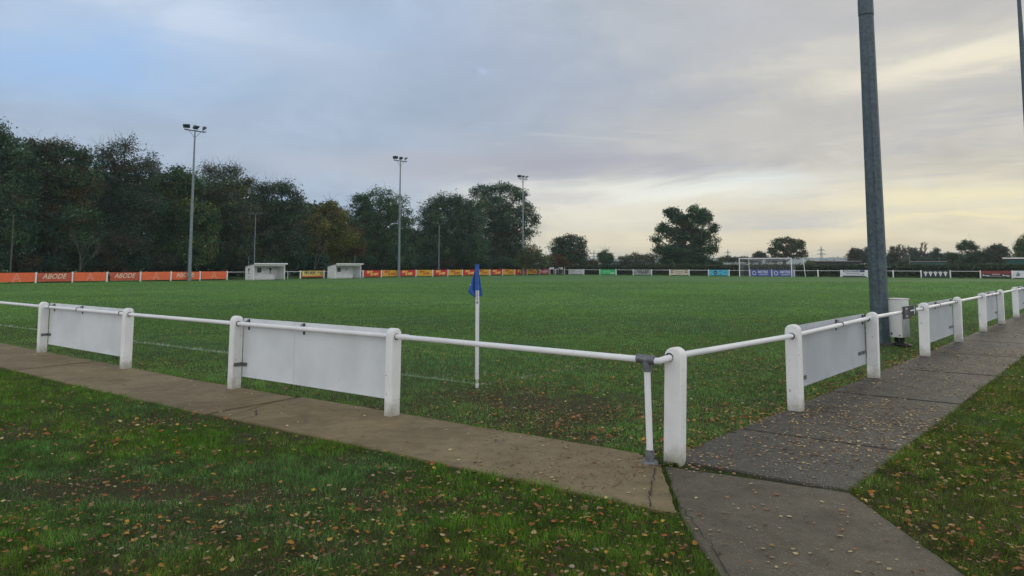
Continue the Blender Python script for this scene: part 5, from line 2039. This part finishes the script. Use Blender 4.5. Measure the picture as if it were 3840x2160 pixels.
def turf():
    rng = np.random.default_rng(123)
    V_, C_ = [], []
    for (y0, y1, den, wid, fine) in GRASS_BANDS:
        xm = .70 * y1 + 2.6
        n = int(den * (y1 - y0) * 2 * xm)
        y = rng.uniform(y0, y1, n)
        x = rng.uniform(-xm, xm, n)
        keep = np.abs(x) < .70 * y + 2.6
        # thinner beyond the sides of the picture
        keep &= (np.abs(x) < .70 * y + .6) | (rng.random(n) < .6)
        keep &= ~on_path(x, y, .005 + .09 * np.clip(vnoise(x, y, 3.5, 91, 3) - .45, 0, 1))
        x, y = x[keep], y[keep]
        u, v = uv_of(x, y)
        pitch = (v > .1) & ((-(x - EX) * VR[1] + (y - EY) * VR[0]) > .1)
        md = mud(x, y)
        keep = rng.random(len(x)) > md * .80
        tuft = vnoise(x, y, 2.6, 4, 3)
        keep &= rng.random(len(x)) < .55 + .7 * tuft
        keep &= (u < 75) & (v < 99)
        x, y, u, v, pitch, md, tuft = [q[keep] for q in (x, y, u, v, pitch, md, tuft)]
        n = len(x)
        edge = on_path(x, y + .10, 0) | on_path(x, y - .10, 0) | on_path(x + .1, y, 0) | on_path(x - .1, y, 0)
        L = np.where(pitch, .020 + .018 * tuft, .022 + .030 * tuft ** 1.4) * rng.uniform(.6, 1.35, n) * (1 - .5 * md)
        L = np.where(edge & ~pitch, L * 1.25, L)
        L *= (1 + (wid / .003 - 1) * .06) * (.65 + .7 * vnoise(x, y, 7.0, 71, 2))
        a = rng.uniform(0, 2 * math.pi, n)
        lean = rng.uniform(.15, 1.0, n)
        dx, dy = np.cos(a) * lean * L, np.sin(a) * lean * L
        b = rng.uniform(0, 2 * math.pi, n)
        w = wid * rng.uniform(.7, 1.3, n)
        wx, wy = np.cos(b) * w / 2, np.sin(b) * w / 2
        zt = L * np.sqrt(np.clip(1 - (lean * .75) ** 2, .15, 1))
        # colour
        big = vnoise(x, y, .35, 8, 4)
        mid = vnoise(x, y, 1.6, 15, 3)
        cp = np.array(G_PITCH)[None] * (1 - big[:, None]) + np.array(G_PITCH2)[None] * big[:, None]
        cp = cp * (.72 + .56 * vnoise(x, y, .16, 18, 3))[:, None]
        cl_ = np.array(G_LAWN)[None] * (1 - mid[:, None]) + np.array(G_LAWN2)[None] * mid[:, None]
        olv = np.where(x > 1.6, .62, .55 * sstep(y, 5.2, 3.4))[:, None] * (.4 + 1.1 * vnoise(x, y, 1.1, 63, 3))[:, None]
        cl_ = cl_ * (1 - olv) + np.array([.130, .160, .030])[None] * olv
        c = np.where(pitch[:, None], cp, cl_)
        # a cool bloom of dew in places
        dew = sstep(vnoise(x, y, .55, 44, 3), .52, .72)[:, None] * .45
        c = c * (1 - dew) + np.array([.095, .205, .095])[None] * dew
        brown = (rng.random(n) < .02 + .25 * md)[:, None]
        c = np.where(brown, np.array([.13, .10, .055])[None], c)
        lm = line_mask(u, v) * (.5 + .7 * vnoise(x, y, 2.0, 51, 3))
        white = (rng.random(n) < lm)[:, None]
        c = np.where(white, np.array([.50, .54, .50])[None], c)
        tf_ = vnoise(x, y, 7.0, 71, 2)
        tf2 = vnoise(x, y, 19.0, 72, 2)
        am = np.where(pitch, .5, 1.1)
        c = c * (1 + am * (tf_ - .5))[:, None] * (1 + am * (tf2 - .5))[:, None] * rng.uniform(.55, 1.5, (n, 1))
        if fine:
            mx, my, mz = x + dx * .38, y + dy * .38, zt * .62
            q = np.empty((n, 2, 4, 3))
            q[:, 0, 0] = np.stack([x - wx, y - wy, 0 * x], 1)
            q[:, 0, 1] = np.stack([x + wx, y + wy, 0 * x], 1)
            q[:, 0, 2] = np.stack([mx + wx * .8, my + wy * .8, mz], 1)
            q[:, 0, 3] = np.stack([mx - wx * .8, my - wy * .8, mz], 1)
            q[:, 1, 0] = q[:, 0, 3]
            q[:, 1, 1] = q[:, 0, 2]
            q[:, 1, 2] = np.stack([x + dx + wx * .12, y + dy + wy * .12, zt], 1)
            q[:, 1, 3] = np.stack([x + dx - wx * .12, y + dy - wy * .12, zt], 1)
            V_.append(q.reshape(-1, 3))
            C_.append(np.repeat(c, 8, axis=0))
        else:
            q = np.empty((n, 4, 3))
            q[:, 0] = np.stack([x - wx, y - wy, 0 * x], 1)
            q[:, 1] = np.stack([x + wx, y + wy, 0 * x], 1)
            q[:, 2] = np.stack([x + dx + wx * .3, y + dy + wy * .3, zt], 1)
            q[:, 3] = np.stack([x + dx - wx * .3, y + dy - wy * .3, zt], 1)
            V_.append(q.reshape(-1, 3))
            C_.append(np.repeat(c, 4, axis=0))
    # weeds and moss rooted in the joints of the slabs
    q = []
    for (a, b, m) in (((1.19, 5.975), (2.25, 5.30), 420), ((1.155, 5.95), (1.01, 4.80), 260), ((1.25, 6.0), (1.12, 6.06), 160)):
        t = rng.random(m) ** 1.3
        x = a[0] + (b[0] - a[0]) * t + rng.normal(0, .010, m)
        y = a[1] + (b[1] - a[1]) * t + rng.normal(0, .010, m)
        k = vnoise(x, y, 5.0, 23, 2) > .42
        x, y = x[k], y[k]
        for i in range(len(x)):
            L, an, w = rng.uniform(.012, .040), rng.uniform(0, 6.28), .0022
            dx, dy = math.cos(an) * L * .8, math.sin(an) * L * .8
            q.append([(x[i] - w, y[i], 0), (x[i] + w, y[i], 0), (x[i] + dx + w * .3, y[i] + dy, L), (x[i] + dx - w * .3, y[i] + dy, L)])
    q = np.array(q)
    V_.append(q.reshape(-1, 3))
    C_.append(np.repeat(np.array([.06, .12, .02])[None] * rng.uniform(.5, 1.4, (len(q), 1)), 4, axis=0))
    v = np.concatenate(V_)
    c = np.concatenate(C_)
    print('turf quads', len(v) // 4)
    tag(link('grass', np_mesh('grass', v, 4, M_GRASS, c)), kind='stuff')


G_PITCH = (0.130, 0.275, 0.058)
G_PITCH2 = (0.182, 0.315, 0.096)
G_LAWN = (0.066, 0.190, 0.020)
G_LAWN2 = (0.130, 0.235, 0.022)
turf()

# ------------------------------------------------------------------ fallen leaves
LCOL = {'pale yellow': (.46, .36, .17), 'tan': (.29, .17, .085), 'orange': (.30, .105, .025), 'brown': (.10, .05, .028), 'pinkish buff': (.33, .23, .18), 'golden': (.42, .24, .040)}
LNAME = list(LCOL)
LW = {'path': [.40, .25, .06, .15, .12, .02], 'grass': [.05, .22, .22, .30, .05, .16]}


def leaf_geo(rng, n, s, tilt):
    """curled birch-like leaves: two wings of three quads, folded on the midrib"""
    a = rng.uniform(0, 2 * math.pi, n)
    f = np.stack([np.cos(a), np.sin(a), 0 * a], 1)
    f[:, 2] = rng.normal(0, tilt, n)
    f /= np.linalg.norm(f, axis=1, keepdims=True)
    up = np.stack([rng.normal(0, tilt, n), rng.normal(0, tilt, n), np.ones(n)], 1)
    up -= f * (f * up).sum(1, keepdims=True)
    up /= np.linalg.norm(up, axis=1, keepdims=True)
    sd_ = np.cross(up, f)
    st = [(-.5, 0.02), (-.25, .34), (.08, .38), (.5, 0.02)]
    curl = rng.uniform(-.25, .9, n)
    fold = rng.uniform(.05, .55, n)
    S = s[:, None]
    mid, lf, rt = [], [], []
    for (t, w) in st:
        wob = 1 + rng.uniform(-.45, .35, n)
        z = (curl * (t * t) * .9)[:, None]
        m = f * (t + rng.uniform(-.07, .07, (n, 1))) * S + up * z * S * .5
        mid.append(m)
        ww = (w * wob)[:, None] * S
        lf.append(m + sd_ * ww + up * ww * (fold * .7)[:, None])
        rt.append(m - sd_ * ww + up * ww * (fold * rng.uniform(.4, 1.2, n) * .7)[:, None])
    q = np.empty((n, 6, 4, 3))
    for j in range(3):
        q[:, j] = np.stack([mid[j], mid[j + 1], lf[j + 1], lf[j]], 1)
        q[:, 3 + j] = np.stack([rt[j], rt[j + 1], mid[j + 1], mid[j]], 1)
    return q


def litter():
    rng = np.random.default_rng(321)
    X, Y_, S, PTH = [], [], [], []
    for (y0, y1, den) in ((2.4, 5.2, 420), (5.2, 8.5, 420), (8.5, 14, 200), (14, 24, 60), (24, 45, 9)):
        xm = .70 * y1 + 1.0
        n = int(den * (y1 - y0) * 2 * xm)
        y = rng.uniform(y0, y1, n)
        x = rng.uniform(-xm, xm, n)
        keep = np.abs(x) < .70 * y + 1.0
        x, y = x[keep], y[keep]
        u, v = uv_of(x, y)
        rx, ry = x - EX, y - EY
        d = rx * VR[0] + ry * VR[1]
        off = -rx * VR[1] + ry * VR[0]
        pth = on_path(x, y)
        tanp = pth & (u > 0.3) & (v < .1)
        pitch = (v > .1) & (off > .1)
        lawnr = ~pth & ~pitch & (x > 1.6)
        lawnl = ~pth & ~pitch & (x <= 1.6)
        cl_ = vnoise(x, y, 1.1, 61, 3)
        w = np.zeros(len(x))
        w = np.where(tanp, .04 + .20 * np.exp(-u / 1.4), w)
        w = np.where(pth & ~tanp, .18 + 1.5 * sstep(d, .0, 3.0), w)
        w = np.where(lawnr, 1.45, w)
        w = np.where(lawnl, 1.05 * np.clip(.12 + np.exp(-((y - 3.2) / 2.0)) * 1.2 + .25 * sstep(x, -2.5, .5), 0, 1.15), w)
        w = np.where(pitch, 1.4 * np.clip(.75 * np.exp(-off / 3.0) + .13 * np.exp(-((off - 8) / 6) ** 2) * sstep(u, 14, 3) + .03, 0, 1), w)
        # drifts gather along the inner edge of the grey path and in the corner
        w = w + .9 * ((off > .08) & (off < .42) & (d > 0) & (d < 9)) + .7 * (np.hypot(rx, ry) < .45)
        w = w * (.16 + 2.7 * np.clip(cl_ - .18, 0, 1) ** 1.5 * 1.6)
        k = rng.random(len(x)) < w
        X.append(x[k])
        Y_.append(y[k])
        PTH.append(pth[k])
    # the drift swept against the grass along the inner edge of the grey path, and round the corner post
    nd = 1500
    dd = rng.uniform(.05, 11, nd)
    of = np.abs(rng.normal(0, .17, nd)) + .05
    kk = rng.random(nd) < .35 + .9 * vnoise(dd, of * 0, 1.4, 77, 3) * np.exp(-dd / 14)
    X.append((EX + VR[0] * dd - VR[1] * of)[kk])
    Y_.append((EY + VR[1] * dd + VR[0] * of)[kk])
    PTH.append(np.zeros(kk.sum(), bool))
    # shreds of old leaf sunk in the near grass
    ns = 7000
    sy = rng.uniform(2.6, 9.5, ns)
    sx = rng.uniform(-7.5, 7.5, ns)
    kk = (np.abs(sx) < .7 * sy + 1) & ~on_path(sx, sy)
    su, sv = uv_of(sx, sy)
    kk &= (rng.random(ns) < np.where((sv > 0) & (sx < 2), .35, 1.0) * (.25 + vnoise(sx, sy, 1.3, 65, 3)))
    nsh = int(kk.sum())
    X.append(sx[kk])
    Y_.append(sy[kk])
    PTH.append(np.zeros(nsh, bool))
    # crumbs of brown leaf on the tan path towards the corner
    nc = 520
    cu, cv = np.abs(rng.normal(.1, .75, nc)), rng.uniform(-1.05, 0.0, nc)
    X.append(EX + U[0] * cu + V[0] * cv)
    Y_.append(EY + U[1] * cu + V[1] * cv)
    PTH.append(np.ones(nc, bool))
    x, y, pth = np.concatenate(X), np.concatenate(Y_), np.concatenate(PTH)
    n = len(x)
    s = .015 + .028 * rng.random(n) ** 1.3 * np.where(rng.random(n) < .12, 1.35, 1.0) * np.where(pth, .74, 1.0)
    s *= 1 + np.clip((y - 9) / 40, 0, .3)
    s = np.where(~pth & (x < 1.6) & (y < 5.5), s * .86, s)
    crumb = np.zeros(n, bool)
    crumb[n - nc - nsh:] = True
    s = np.where(crumb, rng.uniform(.007, .021, n), s)
    z = np.where(pth, .0245, .012 + .026 * rng.random(n))
    ci = np.where(pth, rng.choice(6, n, p=LW['path']), rng.choice(6, n, p=LW['grass']))
    ci = np.where(crumb, np.where(rng.random(n) < .55, 3, np.where(rng.random(n) < .6, 1, 2)), ci)
    # the 300 that show largest are things of their own
    px = x / y * F + 1920
    py_ = CY + F * math.tan(TH) + (H * F) / y
    vis = (px > 8) & (px < 3830) & (py_ < 2150)
    score = np.where(vis, s / y, 0) * np.where(pth, 1.5, 1.0)
    order = np.argsort(-score)
    big = order[:300]
    rest = order[300:]
    q = leaf_geo(rng, len(rest), s[rest], np.where(pth[rest], .08, .24))
    q += np.stack([x[rest], y[rest], z[rest]], 1)[:, None, None, :]
    lowest = q[..., 2].min(axis=(1, 2))
    q[..., 2] += np.where(pth[rest], np.maximum(0, .0235 - lowest), 0)[:, None, None]
    col = np.array([LCOL[k] for k in LNAME])[ci[rest]] * rng.uniform(.6, 1.25, (len(rest), 1)) * np.where(pth[rest], 1.25, 1.0)[:, None]
    tag(link('fallen_leaves', np_mesh('fallen_leaves', q.reshape(-1, 3), 4, M_LITTER, np.repeat(col, 24, axis=0))), kind='stuff')
    # protos: four shapes in each colour, welded
    protos = {}
    for k, nmk in enumerate(LNAME):
        for j in range(4):
            for fl_ in (0, 1):
                g = leaf_geo(rng, 1, np.array([1.0]), np.array([.08 if fl_ else .24]))[0].reshape(-1, 3)
                g[:, 2] -= g[:, 2].min()
                c = np.array(LCOL[nmk])[None] * rng.uniform(.7, 1.2) * np.ones((24, 1))
                me = np_mesh('leaf', g, 4, M_LITTER, c)
                bm = bmesh.new()
                bm.from_mesh(me)
                bmesh.ops.remove_doubles(bm, verts=bm.verts, dist=1e-4)
                bm.to_mesh(me)
                bm.free()
                protos[(k, j, fl_)] = me
    rr = random.Random(3)
    first = None
    for i in big:
        k = int(ci[i])
        me = protos[(k, rr.randrange(4), int(pth[i]))]
        if first is None:
            o = first = bpy.data.objects.new('leaf', me)
        else:
            o = first.copy()
            o.data = me
        COL.objects.link(o)
        xx, yy = float(x[i]), float(y[i])
        o.location = (xx, yy, .0235 if pth[i] else .010 + .022 * rr.random())
        o.rotation_euler = (0, 0, rr.uniform(0, 6.28))
        o.scale = (float(s[i]),) * 3
        uu_, vv_ = uv_of(xx, yy)
        if pth[i]:
            where = 'lying on the tan concrete path' if (uu_ > .3 and vv_ < .1) else 'lying on the grey concrete path'
            grp = 'leaves fallen on the paths'
        elif vv_ > .1:
            where = 'caught in the pitch grass behind the barrier'
            grp = 'leaves fallen on the pitch'
        elif xx > 1.6:
            where = 'in the grass right of the grey path'
            grp = 'leaves fallen on the right-hand grass'
        else:
            where = 'in the near grass left of the grey path'
            grp = 'leaves fallen on the near lawn'
        tag(o, LNAME[k] + ' fallen leaf ' + where, 'leaf', grp)


litter()

# ------------------------------------------------------------------ haze
HAZE = 0.00028
mb = MB()
mb.box(-1900, 4400, -200, 3400, -1.0, 48)
hm = bpy.data.materials.new('haze')
hm.use_nodes = True
g = NT(hm.node_tree)
o = g.node('ShaderNodeOutputMaterial')
pv = g.node('ShaderNodeVolumePrincipled')
pv.inputs['Color'].default_value = (.80, .92, 1.0, 1)
pv.inputs['Density'].default_value = HAZE
pv.inputs['Anisotropy'].default_value = 0.3
g.t.links.new(pv.outputs[0], o.inputs['Volume'])
hz = mb.build('haze', hm)
tag(hz, kind='stuff')
SC.cycles.max_bounces = 6
SC.cycles.diffuse_bounces = 3
SC.cycles.transparent_max_bounces = 6
